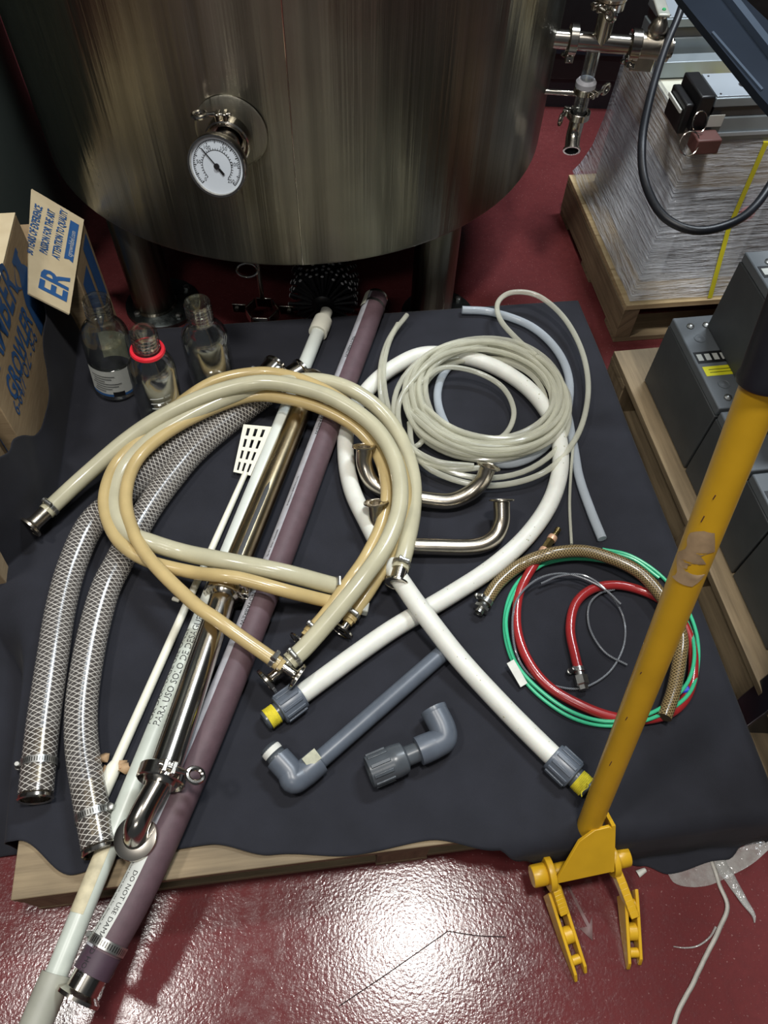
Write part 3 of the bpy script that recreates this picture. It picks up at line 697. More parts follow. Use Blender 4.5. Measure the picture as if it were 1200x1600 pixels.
# ------------------------------------------------------------ white hose loop with grey couplings
rw = .018
WH = [(462, 1092), (500, 1064), (560, 1020), (620, 979), (700, 932), (770, 886), (825, 836), (862, 780), (876, 722), (868, 668), (836, 618), (790, 582), (735, 560), (665, 553), (615, 574), (577, 606), (545, 655), (540, 707), (550, 765), (577, 822, T+.024), (606, 876, T+.035), (640, 928, T+.05), (668, 966, T+.05), (720, 1032, T+.03), (790, 1108), (850, 1168), (872, 1189)]
wh, wpth = hose('white_hose', 'large loop of speckled white hose with grey couplings at both ends', 'hose', WH, T+rw, rw, 'white_hose', 22, 10)
for last in (False, True):
    p, ax = (wpth[-1], wpth[-1]-wpth[-4]) if last else (wpth[0], wpth[0]-wpth[3]); ax.normalize(); f = frame(p, ax)
    g_ = MB().lathe([(.019, -.012), (.0245, -.012), (.0255, -.006), (.0265, .03), (.0255, .034), (.019, .035)], f, 36)
    for k in range(12):
        a = k*pi/6; g_.box(f @ frame((.026*cos(a), .026*sin(a), .012), (0, 0, 1), (cos(a), sin(a), 0)), .004, .006, .038)
    g_.build('coupling', 'grey_pvc', wh, bevel=.001)
    MB().lathe([(.0175, .034), (.0175, .062), (.016, .064), (.0135, .064), (.013, .04)], f, 28).build('threaded_end', 'dark_pvc', wh)
    tpz = MB()
    for k in range(7): 
        rr = .0178+.0006*random.random(); tpz.lathe([(rr, .040+k*.0027), (rr+.0008, .0413+k*.0027), (rr, .0428+k*.0027)], f, 24, cap=False)
    tpz.build('thread_tape', 'yellow_tape', wh)
    if last:
        MB().sweep(crom([f @ V((.018, 0, .055)), f @ V((.028, .008, .06)), f @ V((.03, .022, .058)), f @ V((.036, .03, .062))], 5), .0008, 5).build('loose_thread', 'yellow_tape', wh)
sp2 = MB()
for k in range(60):
    i = random.choice(list(range(40, 110))+list(range(200, 255))); c = wpth[min(i, len(wpth)-1)]; t = (wpth[min(i+1, len(wpth)-1)]-wpth[i-1]).normalized(); a = random.uniform(-1.2, 1.2)
    x = V((0, -.5, .85)); x = (x-t*x.dot(t)).normalized(); y = t.cross(x); nn_ = x*cos(a)+y*sin(a); r_ = random.choice((.0008, .001, .0014, .0022))
    sp2.lathe([(r_, -.0004), (r_*.7, .0003)], frame(c+nn_*rw+t*random.uniform(-.01, .01), nn_), 7)
sp2.build('speckles', 'residue', wh); wh.children[-1]['kind'] = 'stuff'

# ------------------------------------------------------------ coil of clear tubing and bluish tube
BT = [(722, 484, T+.012), (770, 488), (830, 510), (872, 550), (890, 600), (880, 660), (840, 708), (785, 725), (725, 700), (692, 655), (684, 610), (705, 570), (760, 548), (830, 565), (878, 625), (895, 690), (905, 745), (922, 795), (941, 842)]
hose('blue_tube', 'pale bluish soft tube curling out from under the clear tubing coil', 'tube', BT, T+.0095, .0095, 'blue_tube', 16, 8)
cc = at(757, 628, T+.02); rc = .006
tc_ = thing('tubing_coil', (cc.x, cc.y, T), 'coil of thin clear plastic tubing lying on the white hose', 'tubing')
path = [at(x, y, T+h) for x, y, h in [(636, 492, .03), (612, 525, .028), (600, 570, .045), (603, 620, .03), (618, 665, .02), (645, 700, .02)]]
rnd = random.Random(3); ph0 = radians(215); turns = 22; per_t = 14
ro = [.13+.056*((k*7) % turns)/turns+rnd.uniform(-.01, .006) for k in range(turns+1)]
offx = [rnd.uniform(-.014, .014) for k in range(turns+1)]; offy = [rnd.uniform(-.014, .014) for k in range(turns+1)]
ro[9] = .198; offy[9] = -.03
for k in range(turns*per_t):
    f = k/per_t; i = int(f); fr2 = f-i; r_ = lerp(ro[i], ro[i+1], fr2); dx, dy = lerp(offx[i], offx[i+1], fr2), lerp(offy[i], offy[i+1], fr2)
    a = ph0+2*pi*f; z = T+.024+.0036*((i*5) % 9)+.004*sin(3*a+i)
    path.append(V((cc.x+dx+r_*1.05*cos(a), cc.y+dy+r_*1.0*sin(a), z)))
path += [V((cc.x+.165*cos(ph0+.45*i), cc.y+.165*sin(ph0+.45*i), T+.03-.004*i)) for i in range(1, 6)]
MB().sweep(crom(path, 4), rc, 10).build('coiled_tube', 'clear_tube', tc_)
lp = [(838, 556, .055), (808, 530, .05), (782, 500, .05), (778, 473, .055), (800, 457, .055), (840, 462, .05), (880, 495, .04), (908, 545, .035), (919, 600, .03), (912, 655, .03), (890, 700, .03), (850, 738, .03), (790, 757, .02), (730, 755, .02), (672, 733, .024), (645, 700, .028), (640, 660, .03)]
MB().sweep(crom([at(x, y, T+h) for x, y, h in lp], 8), rc*1.05, 12).build('loose_loop', 'clear_tube', tc_)
lp = [(622, 506, .03), (603, 540, .03), (594, 580, .045), (597, 630, .03), (613, 680, .025), (650, 718, .026), (710, 733, .03), (770, 728, .028)]
MB().sweep(crom([at(x, y, T+h) for x, y, h in lp], 8), rc, 12).build('loose_end', 'clear_tube', tc_)
lp = [(760, 540, .045), (690, 555, .06), (640, 600, .055), (622, 640, .045), (635, 690, .045), (680, 720, .04), (740, 728, .035)]
MB().sweep(crom([at(x, y, T+h) for x, y, h in lp], 8), rc, 12).build('loose_strand', 'clear_tube', tc_)
lp = [(655, 600, .05), (690, 575, .05), (740, 580, .04), (785, 605, .03), (803, 645, .02), (785, 682, .025), (735, 694, .04), (685, 675, .05), (650, 640, .05)]
MB().sweep(crom([at(x, y, T+h) for x, y, h in lp], 8), rc, 12).build('inner_loop', 'clear_tube', tc_)
lp = [(896, 690, .03), (892, 740, .02), (890, 790, .006), (893, 850, .005)]
MB().sweep(crom([at(x, y, T+h) for x, y, h in lp], 8), .003, 10).build('thin_end', 'clear_tube', tc_)

# ------------------------------------------------------------ bent steel pipes
ru = .0165
U1 = [(569, 704, .075), (570, 728, .05), (583, 755, .03), (612, 771, .024), (650, 778, .02), (700, 783, .02), (733, 771, .03), (753, 752, .05), (761, 734, .07)]
U2 = [(588, 792, .06), (590, 812, .04), (602, 838, .025), (630, 851, .019), (680, 854, .018), (740, 854, .018), (770, 842, .025), (783, 818, .038), (784, 788, .06)]
for U, lab in ((U1, 'bent stainless steel pipe touching the clear tubing coil'), (U2, 'bent stainless steel pipe lying nearer, below its twin')):
    t_, pth = hose('bent_pipe', lab, 'pipe', [(x, y, T+h) for x, y, h in U], 0, ru, 'steel_satin', 28, 10, group='bent steel pipes')
    for p, ax in ((pth[0], pth[0]-pth[3]), (pth[-1], pth[-1]-pth[-4])): ferrule(t_, p-ax.normalized()*.004, ax, ru*1.0, .0252, .012, 'steel_satin')

# ------------------------------------------------------------ grey PVC pieces
g1 = thing('pvc_pipe', at(560, 1130, T), 'grey plastic pipe with an elbow and white taped thread at its near end', 'pipe')
a_, b_ = at(700, 1013, T+.016), at(497, 1190, T+.02); gd = (b_-a_).normalized()
MB().sweep([a_, b_], .0155, 24).build('tube', 'grey_pvc', g1)
c_, d_ = at(462, 1216, T+.024), at(434, 1184, T+.03)
MB().lathe([(.0155, -.002), (.0225, 0), (.0225, .03), (.0215, .034)], frame(b_-gd*.002, gd), 28).build('elbow_collar', 'grey_pvc', g1)
gd2 = (d_-c_).normalized()
MB().sweep(crom([b_+gd*.02, b_+gd*.032, c_+gd*.004, c_+gd2*.014, d_-gd2*.004, d_], 8), .0218, 28).build('elbow', 'grey_pvc', g1)
f = frame(d_, gd2); th_ = MB().lathe([(.017, 0), (.017, .004), (.0165, .005)]+[(.016+(.0015 if k % 2 else 0), .006+k*.0018) for k in range(10)]+[(.013, .025), (.0125, .01)], f, 28); th_.build('threaded_end', 'dark_pvc', g1)
MB().lathe([(.0174, .009), (.0178, .014), (.0174, .019)], f, 24, cap=False).build('thread_tape', 'paper_white', g1)
f = frame(at(487, 1185, T+.0445), (.1, -.35, 1), gd); MB().box(f, .026, .02, .0016).build('residue', 'residue', g1, bevel=.0006)
g2 = thing('pvc_elbow', at(640, 1165, T), 'short grey plastic fitting with an elbow and a wide ribbed bell end', 'pipe fitting')
a_, b_, c_ = at(576, 1207, T+.027), at(622, 1184, T+.027), at(700, 1152, T+.026); gd = (at(668, 1168, T+.026)-a_).normalized()
f = frame(a_, gd)
bb = MB().lathe([(.02, .02), (.0215, .001), (.025, 0), (.0262, .003), (.0262, .038), (.0272, .04), (.0272, .05), (.0255, .064), (.0175, .068)], f, 36, cap=False)
for k in range(10):
    a = k*pi/5; bb.box(f @ frame((.0264*cos(a), .0264*sin(a), .021), (0, 0, 1), (cos(a), sin(a), 0)), .004, .006, .034)
bb.build('bell', 'dark_pvc', g2, bevel=.0008)
MB().lathe([(.0165, .05), (.0165, .11)], f, 28).build('tube', 'dark_pvc', g2)
e0 = a_+gd*.09
MB().lathe([(.0165, -.002), (.0238, 0), (.0242, .01), (.0235, .03)], frame(e0, gd), 32).build('elbow_collar', 'grey_pvc', g2)
d_ = at(677, 1108, T+.03); cr = e0+gd*.055; gd2 = (d_-cr).normalized()
MB().sweep(crom([e0+gd*.015, e0+gd*.035, cr+gd2*.004-gd*.006, cr+gd2*.022, d_-gd2*.006, d_], 8), .0228, 30, caps=False).build('elbow', 'grey_pvc', g2)
MB().lathe([(.0228, -.004), (.0236, 0), (.0236, .004), (.019, .005), (.0175, -.02)], frame(d_-gd2*.003, gd2), 30, cap=False).build('elbow_rim', 'grey_pvc', g2)

# ------------------------------------------------------------ small hoses on the right
GH = [(757, 943), (780, 910), (815, 882), (857, 866), (910, 861), (959, 874), (1001, 896), (1031, 928), (1053, 963), (1064, 995), (1062, 1028), (1053, 1077), (1038, 1121)]
gh, gp = hose('braided_hose', 'short brown braided hose curving over the red and green tubes', 'hose', [(x, y, T+(.014 if i < 3 else .032 if i < 11 else .026)) for i, (x, y) in enumerate(GH)], 0, .0125, 'braid_gold', 20, 10)
ax = (gp[0]-gp[3]).normalized(); f = frame(gp[0], ax)
band(gh, gp[0]-ax*.004, ax, .0131, .009, V((-.6, .3, .6)))
MB().lathe([(.0105, -.006), (.0105, .006), (.0115, .008), (.0115, .010), (.0085, .011), (.0085, .024), (.007, .024), (.006, .01)], f, 24).build('fitting', 'zinc', gh)
MB().lathe([(.0155, .009), (.0155, .015)], f, 6).build('hex_nut', 'zinc', gh, sharp=20)
RH = [(905, 1050), (899, 1026), (891, 983), (899, 944), (924, 921), (959, 914), (997, 921), (1034, 938), (1064, 968), (1082, 1015), (1080, 1070), (1057, 1107), (1015, 1123), (962, 1121), (910, 1103), (857, 1072), (824, 1030), (808, 983), (809, 937), (821, 905), (838, 878), (848, 863)]
rhh, rpth = hose('red_hose', 'glossy red hose coiled under the yellow lever, with a brass coupling', 'hose', [(x, y, T+(.009 if i not in (7, 8, 19, 20, 21) else .012)) for i, (x, y) in enumerate(RH)], 0, .009, 'red_hose', 18, 9)
ax = (rpth[0]-rpth[3]).normalized(); f = frame(rpth[0], ax)
band(rhh, rpth[0]-ax*.004, ax, .0095, .008, V((-1, 0, .3)))
MB().lathe([(.008, -.004), (.008, .008)], f, 16).build('barb', 'zinc', rhh)
MB().lathe([(.0128, .008), (.0128, .024), (.009, .026), (.009, .034), (.006, .034)], f, 6).build('hex_nut', 'zinc', rhh, sharp=20)
ax = (rpth[-1]-rpth[-4]).normalized(); f = frame(rpth[-1], ax)
MB().lathe([(.0095, -.022), (.0095, -.004), (.0085, -.003)], f, 18).build('crimp', 'brass', rhh)
for z in (-.002, .034): MB().lathe([(.0092, z), (.0098, z+.002), (.0098, z+.009), (.0092, z+.011)], f, 18).build('collar', 'copper_ferrule', rhh)
MB().lathe([(.0085, .008), (.0088, .02), (.0088, .034)], f, 6).build('coupling', 'brass', rhh, sharp=20)
MB().lathe([(.006, .044), (.006, .052), (.0045, .054), (.0045, .06), (.006, .062), (.006, .068), (.0035, .07)], f, 16).build('plug_tip', 'brass', rhh)
GT = [(941, 858), (985, 868), (1030, 897), (1067, 940), (1087, 985), (1091, 1032), (1080, 1078), (1048, 1108), (1000, 1128), (945, 1134), (895, 1122), (848, 1092), (813, 1055), (794, 1015), (788, 975), (795, 935), (814, 904), (845, 884), (885, 874), (930, 875), (972, 884), (1012, 903), (1052, 938), (1077, 980), (1085, 1022), (1075, 1065), (1042, 1100), (1000, 1120), (945, 1127), (893, 1112), (848, 1082), (812, 1045), (796, 1008), (791, 965), (806, 922), (832, 893), (870, 872), (910, 866), (950, 864), (990, 874), (1030, 903)]
gt, _ = hose('green_tube', 'thin green plastic tube coiled twice around the red hose', 'tube', [(x, y, T+(.0035 if i < 21 else .0095)+(.016 if (i in (6, 7, 8, 24, 25, 26, 27)) else 0)) for i, (x, y) in enumerate(GT)], 0, .0034, 'green_tube', 10, 6)
MB().box(frame(at(1070, 1078, T+.014), (0, 0, 1), EX), .016, .012, .012).build('blue_clip', 'blue_clip', gt, bevel=.003)
fw_ = frame(at(808, 1052, T+.014), (.2, -.2, 1), at(822, 1072, T)-at(795, 1035, T)); MB().box(fw_, .048, .016, .0016).build('label_flag', 'paper_white', gt, bevel=.0006)
BW = [(970, 944), (945, 921), (910, 903), (875, 896), (840, 905), (812, 930), (801, 965), (806, 1018), (829, 1056), (868, 1072), (910, 1075), (952, 1050), (975, 1007), (973, 962), (947, 922), (912, 899), (875, 900), (845, 912)]
hose('thin_cable', 'thin dark speckled cable looping inside the red hose coil', 'cable', [(x, y, T+(.0022 if 7 < i < 14 else .021)) for i, (x, y) in enumerate(BW)], 0, .0021, 'black_speckle', 8, 8)
hose('thin_cable', 'short length of grey cable curved in the middle of the coils', 'cable', [(980, 1039), (945, 1019), (922, 983), (920, 948), (936, 928), (960, 921)], T+.0055, .0021, 'black_speckle', 8, 8)

# ------------------------------------------------------------ glass bottles
def bottle(x, y, R, H, tilt, label, ring=False, tag_=False, scale=False, facing=(.25, -1)):
    b0 = at(x, y, T+.001); root = thing('glass_bottle', b0, label, 'bottle', 'glass laboratory bottles'); f = frame(b0, V((tilt[0], tilt[1], 1)), (1, 0, 0)); k = H
    out = [(R*.9, 0), (R*.97, .004), (R, .012), (R, k*.60), (R*.98, k*.64), (R*.9, k*.69), (R*.76, k*.735), (R*.62, k*.77), (R*.55, k*.79), (R*.53, k*.81)]
    for i in range(4): z = k*(.84+.032*i); out += [(R*.52, z), (R*.56, z+k*.008), (R*.56, z+k*.016), (R*.52, z+k*.024)]
    out += [(R*.53, k*.975), (R*.55, k*.985), (R*.53, k)]
    wt = .003; inn = [(R*.47, k), (R*.46, k*.82), (R*.55, k*.77), (R*.72, k*.735), (R*.85, k*.685), (R-wt, k*.60), (R-wt, .012), (R*.85, .006)]
    g_ = MB().lathe(out+inn, f, 48, cap=False); kk = len(g_.v); n_ = 48; m_ = len(out+inn)
    g_.f.append([j for j in range(n_)][::-1]); g_.uv.append([(0, 0)]*n_); g_.f.append([(m_-1)*n_+j for j in range(n_)]); g_.uv.append([(0, 0)]*n_)
    g_.build('glass', 'bottle_glass', root, sharp=60)
    fa = math.atan2(facing[1], facing[0])
    cyl = lambda ang, z, d=.0006: f @ V(((R+d)*cos(ang), (R+d)*sin(ang), z))
    if ring: MB().lathe([(R*.58, k*.785), (R*.70, k*.79), (R*.73, k*.802), (R*.70, k*.82), (R*.58, k*.825)], f, 36, cap=False).build('pouring_ring', 'red_ring', root)
    def patch(name, a0, a1, z0, z1, mat, d=.0006):
        p_ = MB(); nn2 = 14; p_.add([cyl(lerp(a0, a1, i/nn2), z, d) for z in (z0, z1) for i in range(nn2+1)], [(i, i+1, nn2+2+i, nn2+1+i) for i in range(nn2)]); p_.build(name, mat, root)
    if tag_:
        patch('paper_label', fa-1.15, fa+1.15, k*.1, k*.38, 'label_white'); patch('label_band', fa-1.15, fa+1.15, k*.07, k*.1, 'blue_ink'); patch('back_label', fa+2.3, fa+3.6, k*.2, k*.5, 'residue', -.0036)
        ln = MB()
        for i in range(7):
            z = k*(.14+.03*i); a0 = fa-.9+.05*(i % 3); a1 = a0+.5+.25*((i*5) % 4)
            ln.sweep([cyl(lerp(a0, a1, q/8), z, .001) for q in range(9)], .0006, 4)
        ln.build('label_print', 'ink', root, flat=True); patch('torn_corner', fa-.1, fa+.4, k*.07, k*.13, 'label_black', .001)
    if scale:
        ln = MB()
        for i in range(7):
            z = k*(.12+.055*i); ln.sweep([cyl(fa+lerp(-.1, .45, q/6), z, .0008) for q in range(7)], .0007, 4)
        ln.sweep([cyl(fa-.1, lerp(k*.12, k*.23, q/3), .0008) for q in range(4)], .0007, 4); ln.build('scale_marks', 'label_white', root, flat=True)
        for i, s2 in enumerate(('600', '700', '800', '900')):
            z = k*(.285+.055*i); text(s2, .009, lambda X, Y, z=z: cyl(fa+.5+X/R, z+Y-.003, .001), 'label_white', root, 'scale_number')
    return root
bottle(184, 603, .050, .25, (.09, .02), 'clear glass bottle with a white paper label, leftmost by the cardboard boxes', tag_=True, scale=False)
bottle(256, 655, .048, .258, (.06, .02), 'clear glass bottle with a red pouring ring and white scale marks', ring=True, scale=True, facing=(.1, -1))
bottle(337, 604, .05, .248, (.01, 0), 'clear glass bottle without ring or paper label, nearest the tank drain', scale=False)

# ------------------------------------------------------------ black brush head
bc = at(506, 458, .1); ba = V((.03, -1, -.04)).normalized()
br = thing('brush_head', (bc.x, bc.y, 0), 'black round tank brush head with stiff bristles behind the pallet', 'brush')
f = frame(bc, ba, (0, 0, 1))
MB().lathe([(.02, -.05), (.03, -.045), (.03, .045), (.024, .05), (.018, .052), (.016, .075), (.012, .075)], f, 24).build('hub', 'black_plastic', br)
bs = MB(); bt = MB()
for row in range(9):
    z = -.05+row*.0115; lead_ = (row-8)/8
    for k in range(20):
        a = 2*pi*(k+.5*(row % 2))/20+rnd.uniform(-.05, .05); L_ = .086+rnd.uniform(-.004, .004); tz = z+(-.022 if row < 3 else -.006)+rnd.uniform(-.004, .004)
        q0, q1_ = f @ V((.028*cos(a), .028*sin(a), z)), f @ V((L_*cos(a), L_*sin(a), tz))
        bs.sweep([q0, q0.lerp(q1_, .6), q1_], [.0022, .004, .0052], 6); 
        bt.sweep([q1_, q1_+(q1_-q0).normalized()*.0015], [.0046, .0036], 6)
for k in range(26):
    a = 2*pi*k*.382; r_ = .045*math.sqrt((k+.5)/26); q0, q1_ = f @ V((r_*.5*cos(a), r_*.5*sin(a), -.045)), f @ V((r_*1.4*cos(a), r_*1.4*sin(a), -.098+r_*.3))
    bs.sweep([q0, q0.lerp(q1_, .6), q1_], [.0022, .004, .0052], 6); bt.sweep([q1_, q1_+(q1_-q0).normalized()*.0015], [.0046, .0036], 6)
tag(bs.build('bristles', 'bristle', br), kind='stuff'); tag(bt.build('bristle_tips', 'bristle_tip', br), kind='stuff')

# ------------------------------------------------------------ cardboard growler boxes
def onplane(x, y, p0, nn):
    r = ray(x, y); t = (V(p0)-CAM).dot(nn)/r.dot(nn); return CAM+r*t
def carton(A, dr, L, Wd, Ht, label, printed=True):
    """A = far top corner of the printed right-hand face, dr = horizontal direction towards the viewer along that face"""
    lf = V((-dr.y, dr.x, 0)); lf = lf if lf.x < 0 else -lf
    base = A+dr*L/2+lf*Wd/2; base.z = A.z-Ht
    root = thing('cardboard_box', base, label, 'box', 'cardboard boxes by the tank')
    top = V((0, 0, A.z)); b0 = V((A.x, A.y, A.z-Ht))
    c = [b0, b0+dr*L, b0+dr*L+lf*Wd, b0+lf*Wd]; MB().hexa([c[0], c[3], c[2], c[1]]+[p+V((0, 0, Ht)) for p in (c[0], c[3], c[2], c[1])]).build('body', 'cardboard', root, bevel=.002)
    return root, lf
BA = at(25, 335, .45); BD = (at(0, 440, .45)-BA); BD.z = 0; BD.normalize()
bx1, blf = carton(BA, BD, .454, .32, .448, 'tall cardboard growler box at the left edge with big blue letters')
nf = -blf
for sgn in (0, 1):
    p = BA+blf*(.16*sgn)+V((0, 0, .0015)); c = [p, p+blf*.158, p+blf*.158+BD*.454, p+BD*.454]; MB().hexa(c+[q+V((0, 0, .003)) for q in c]).build('flap', 'cardboard_lit', bx1)
def onface(x, y): return onplane(x, y, BA+nf*.0012, nf)
def jug(root, fn, s):
    poly = [(-.5, 0), (.5, 0), (.52, .9), (.3, 1.25), (.16, 1.4), (.16, 1.62), (.24, 1.62), (.24, 1.75), (-.24, 1.75), (-.24, 1.62), (-.16, 1.62), (-.16, 1.4), (-.3, 1.25), (-.52, .9)]
    m = MB(); m.add([fn(x*s, y*s) for x, y in poly], [list(range(len(poly)))]); m.build('printed_jug', 'blue_ink', root)
    h = MB(); h.sweep([fn((.2+.28*sin(t*pi/10))*s, (1.1+.55*t/10)*s) for t in range(11)], .06*s, 6); 
    m2 = MB(); m2.add([fn((.2+(.28+d)*sin(t*pi/10))*s, (1.1+.55*t/10)*s) for t in range(11) for d in (0, .1)], [(2*t, 2*t+1, 2*t+3, 2*t+2) for t in range(10)]); m2.build('printed_handle', 'blue_ink', root)
def face_txt(root, body, p0, p1, ratio, bold=0):
    """fit text between two points of the printed face"""
    a, b = onface(*p0), onface(*p1); d = b-a; ln = d.length; d.normalize(); u = nf.cross(d); u = u if u.z > 0 else -u
    c = bpy.data.curves.new('t', 'FONT'); c.body = body; c.size = 1; t = bpy.data.objects.new('t', c); COL.objects.link(t)
    w_ = t.evaluated_get(bpy.context.evaluated_depsgraph_get()).dimensions.x; bpy.data.objects.remove(t); bpy.data.curves.remove(c)
    k = ln/w_; sz = k*ratio
    text(body, sz, plane_fn(a, d, u), 'blue_ink', root, sx=1/ratio, bold=bold)
face_txt(bx1, 'GROWLER', (25, 631), (50, 505), 1.6, .0018); face_txt(bx1, '64 OZ AMBER', (-35, 725), (28, 455), 1.6, .0018); face_txt(bx1, '6-64/7 OZ - 8-6', (30, 652), (58, 530), 1.4, .0)
up_ = V((0, 0, 1)); jc = onface(69, 500); jug(bx1, lambda x, y: jc+BD*x+up_*y*1.0, .1)
jc2 = onface(80, 520)
m = MB(); m.add([jc2+BD*x+up_*y for x, y in ((-.035, -.10), (.05, -.10), (.05, -.02), (.02, .0), (-.035, .0))], [(0, 1, 2, 3, 4)]); m.build('printed_patch', 'blue_ink', bx1)
B3 = BA+BD*.465+blf*.035+V((0, 0, -.12))
bx3, _ = carton(B3, BD, .24, .30, .328, 'cardboard box with blue print in front of the big letters, half covered by cloth')
nb3 = nf; jc3 = onplane(20, 790, B3+nf*.0012, nf); m = MB()
m.add([jc3+BD*x+up_*y for x, y in ((-.06, -.06), (.05, -.06), (.05, .05), (.0, .08), (-.06, .05))], [(0, 1, 2, 3, 4)]); m.build('printed_patch', 'blue_ink', bx3)
m = MB(); m.add([jc3+BD*x+up_*y for x, y in ((-.17, .0), (-.09, .0), (-.09, .16), (-.17, .16))], [(0, 1, 2, 3)]); m.build('printed_patch', 'blue_ink', bx3)
# rear box with one raised flap
QB, QC, QA = at(130, 345, .30), at(106, 500, .30), at(50, 298, .385)
dr2 = (QC-QB); Lb = .33; dr2.normalize()
bx2, lf2 = carton(QB, dr2, .185, .34, .295, 'cardboard box with a raised flap of blue print, standing next to the tank leg')
e1 = QA-QB; e1 = (e1-dr2*e1.dot(dr2)); FW = e1.length; e1.normalize(); fn2 = dr2.cross(e1); fn2 = fn2 if fn2.z > 0 else -fn2
c = [QB, QB+dr2*Lb, QB+dr2*Lb+e1*FW*.72, QB+dr2*.2+e1*FW*.86, QB+e1*FW*1.02]; m = MB(); m.add(c+[p+fn2*.004 for p in c], [(4, 3, 2, 1, 0), (5, 6, 7, 8, 9)]+[(i, (i+1) % 5, 5+(i+1) % 5, 5+i) for i in range(5)]); m.build('flap', 'cardboard_lit', bx2)
ff = lambda a, b: QB+fn2*.0048+dr2*a+e1*b      # a from far edge to viewer, b up the flap
def flap_txt(body, a0, b0, size, mat='blue_ink', bold=.0006, sx=.62): text(body, size, lambda X, Y: QB+fn2*.0052+dr2*(a0-X)+e1*(b0+Y), mat, bx2, bold=bold, sx=sx)
flap_txt('30 YEARS OF EXPERIENCE', .215, FW*.78, .024); flap_txt('PASSION FOR THE ART', .19, FW*.55, .024); flap_txt('ATTENTION TO QUALITY', .185, FW*.33, .024)
m = MB(); m.add([ff(a, b) for a, b in ((.03, FW*.08), (.17, FW*.08), (.165, FW*.16), (.17, FW*.25), (.03, FW*.25))], [(0, 1, 2, 3, 4)]); m.build('printed_banner', 'blue_ink', bx2)
flap_txt('cgrownlabel.com', .155, FW*.12, .017, 'label_white', 0, .8)
flap_txt('ER', .305, FW*.1, .085, 'blue_ink', .002, .85)
n2 = -lf2; r0 = QB+n2*.0012
for a0, a1, z0, z1 in ((.02, .08, -.2, -.02), (.1, .17, -.2, -.05)):
    m = MB(); m.add([r0+dr2*a+V((0, 0, z)) for a, z in ((a0, z0), (a1, z0), (a1, z1), (a0, z1))], [(0, 1, 2, 3)]); m.build('printed_patch', 'blue_ink', bx2)

# ------------------------------------------------------------ wrapped load on its own pallet (right rear)
CA = radians(9); cx, cy = V((cos(CA), sin(CA), 0)), V((-sin(CA), cos(CA), 0)); CO = V((.602, 1.53, 0)); CW, CL, CH = 1.15, .58, .13
pw = thing('pallet', CO, 'pale wooden pallet under the plastic wrapped load', 'pallet')
for k in range(4):
    b_w = CL/4-.002; MB().box(frame(CO+cx*CW/2+cy*(b_w/2+k*CL/4)+V((0, 0, CH-.008)), (0, 0, 1), cx), CW, b_w, .016).build('deck_board', 'wood_pale', pw, bevel=.001)
for k in range(3):
    MB().box(frame(CO+cx*(.022+k*(CW-.044)/2)+cy*CL/2+V((0, 0, .064)), (0, 0, 1), cy), CL-.004, .044, .094).build('stringer', 'wood', pw, bevel=.0015)
for k in range(3):
    MB().box(frame(CO+cx*CW/2+cy*(.045+k*(CL-.09)/2)+V((0, 0, .0085)), (0, 0, 1), cx), CW-.004, .085, .016).build('bottom_board', 'wood', pw, bevel=.001)
BC = V((.650, 1.618, 0)); BWd, BLn = .8, .46
crate = thing('wrapped_crate', BC+V((0, 0, CH)), 'wooden case on a grey cabinet, wound in shiny stretch film', 'crate')
def slab(o, x0, x1, y0, y1, z0, z1, name, mat, parent, bevel=.002):
    p = [o+cx*a+cy*b for a, b in ((x0, y0), (x1, y0), (x1, y1), (x0, y1))]
    return MB().hexa([q+V((0, 0, z0)) for q in p]+[q+V((0, 0, z1)) for q in p]).build(name, mat, parent, bevel=bevel)
slab(BC, 0.006, BWd, 0.006, BLn, CH+.001, .40, 'cabinet', 'cabinet_white', crate)
slab(BC, .05, .19, 0, .01, CH+.03, .375, 'dark_window', 'dark_panel', crate); slab(BC, .25, .5, 0, .01, CH+.03, .375, 'dark_window', 'dark_panel', crate)
slab(BC, .0, BWd, 0, BLn, .402, .515, 'wood_case', 'wood_pale', crate)
slab(BC, .0, .12, .03, BLn, .5155, .52, 'top_board', 'cream_board', crate, .0005)
kn = MB().lathe([(.018, 0), (.018, .012), (.012, .014)], frame(BC+cx*.205+V((0, 0, .33)), -cy), 20); kn.build('red_knob', 'red_ring', crate)
fmv = []; rings = []
for z, grow in ((.535, .003), (.50, .006), (.42, .008), (.32, .012), (.23, .022), (.17, .038), (.138, .052)):
    ring = []
    g0 = grow
    for (x0, y0, x1, y1, nn3) in ((0, 0, 1, 0, 30), (1, 0, 1, 1, 14), (1, 1, 0, 1, 30), (0, 1, 0, 0, 16)):
        for i in range(nn3):
            u, v = lerp(x0, x1, i/nn3), lerp(y0, y1, i/nn3); X = lerp(-g0, BWd+g0, u); Y = lerp(-g0*1.4, BLn+g0*.8, v)
            j_ = .003*mn.noise(V((X*14, Y*14, z*9))); ring.append(BC+cx*(X+j_)+cy*(Y+j_)+V((0, 0, z+.006*mn.noise(V((X*8, Y*8, 1))))))
    rings.append(ring)
fmb = MB(); nr_ = len(rings[0]); fmb.add([p for r in rings for p in r], [(i*nr_+j, (i+1)*nr_+j, (i+1)*nr_+(j+1) % nr_, i*nr_+(j+1) % nr_) for i in range(len(rings)-1) for j in range(nr_)])
fmb.build('stretch_film', 'stretch_film', crate, sharp=180)
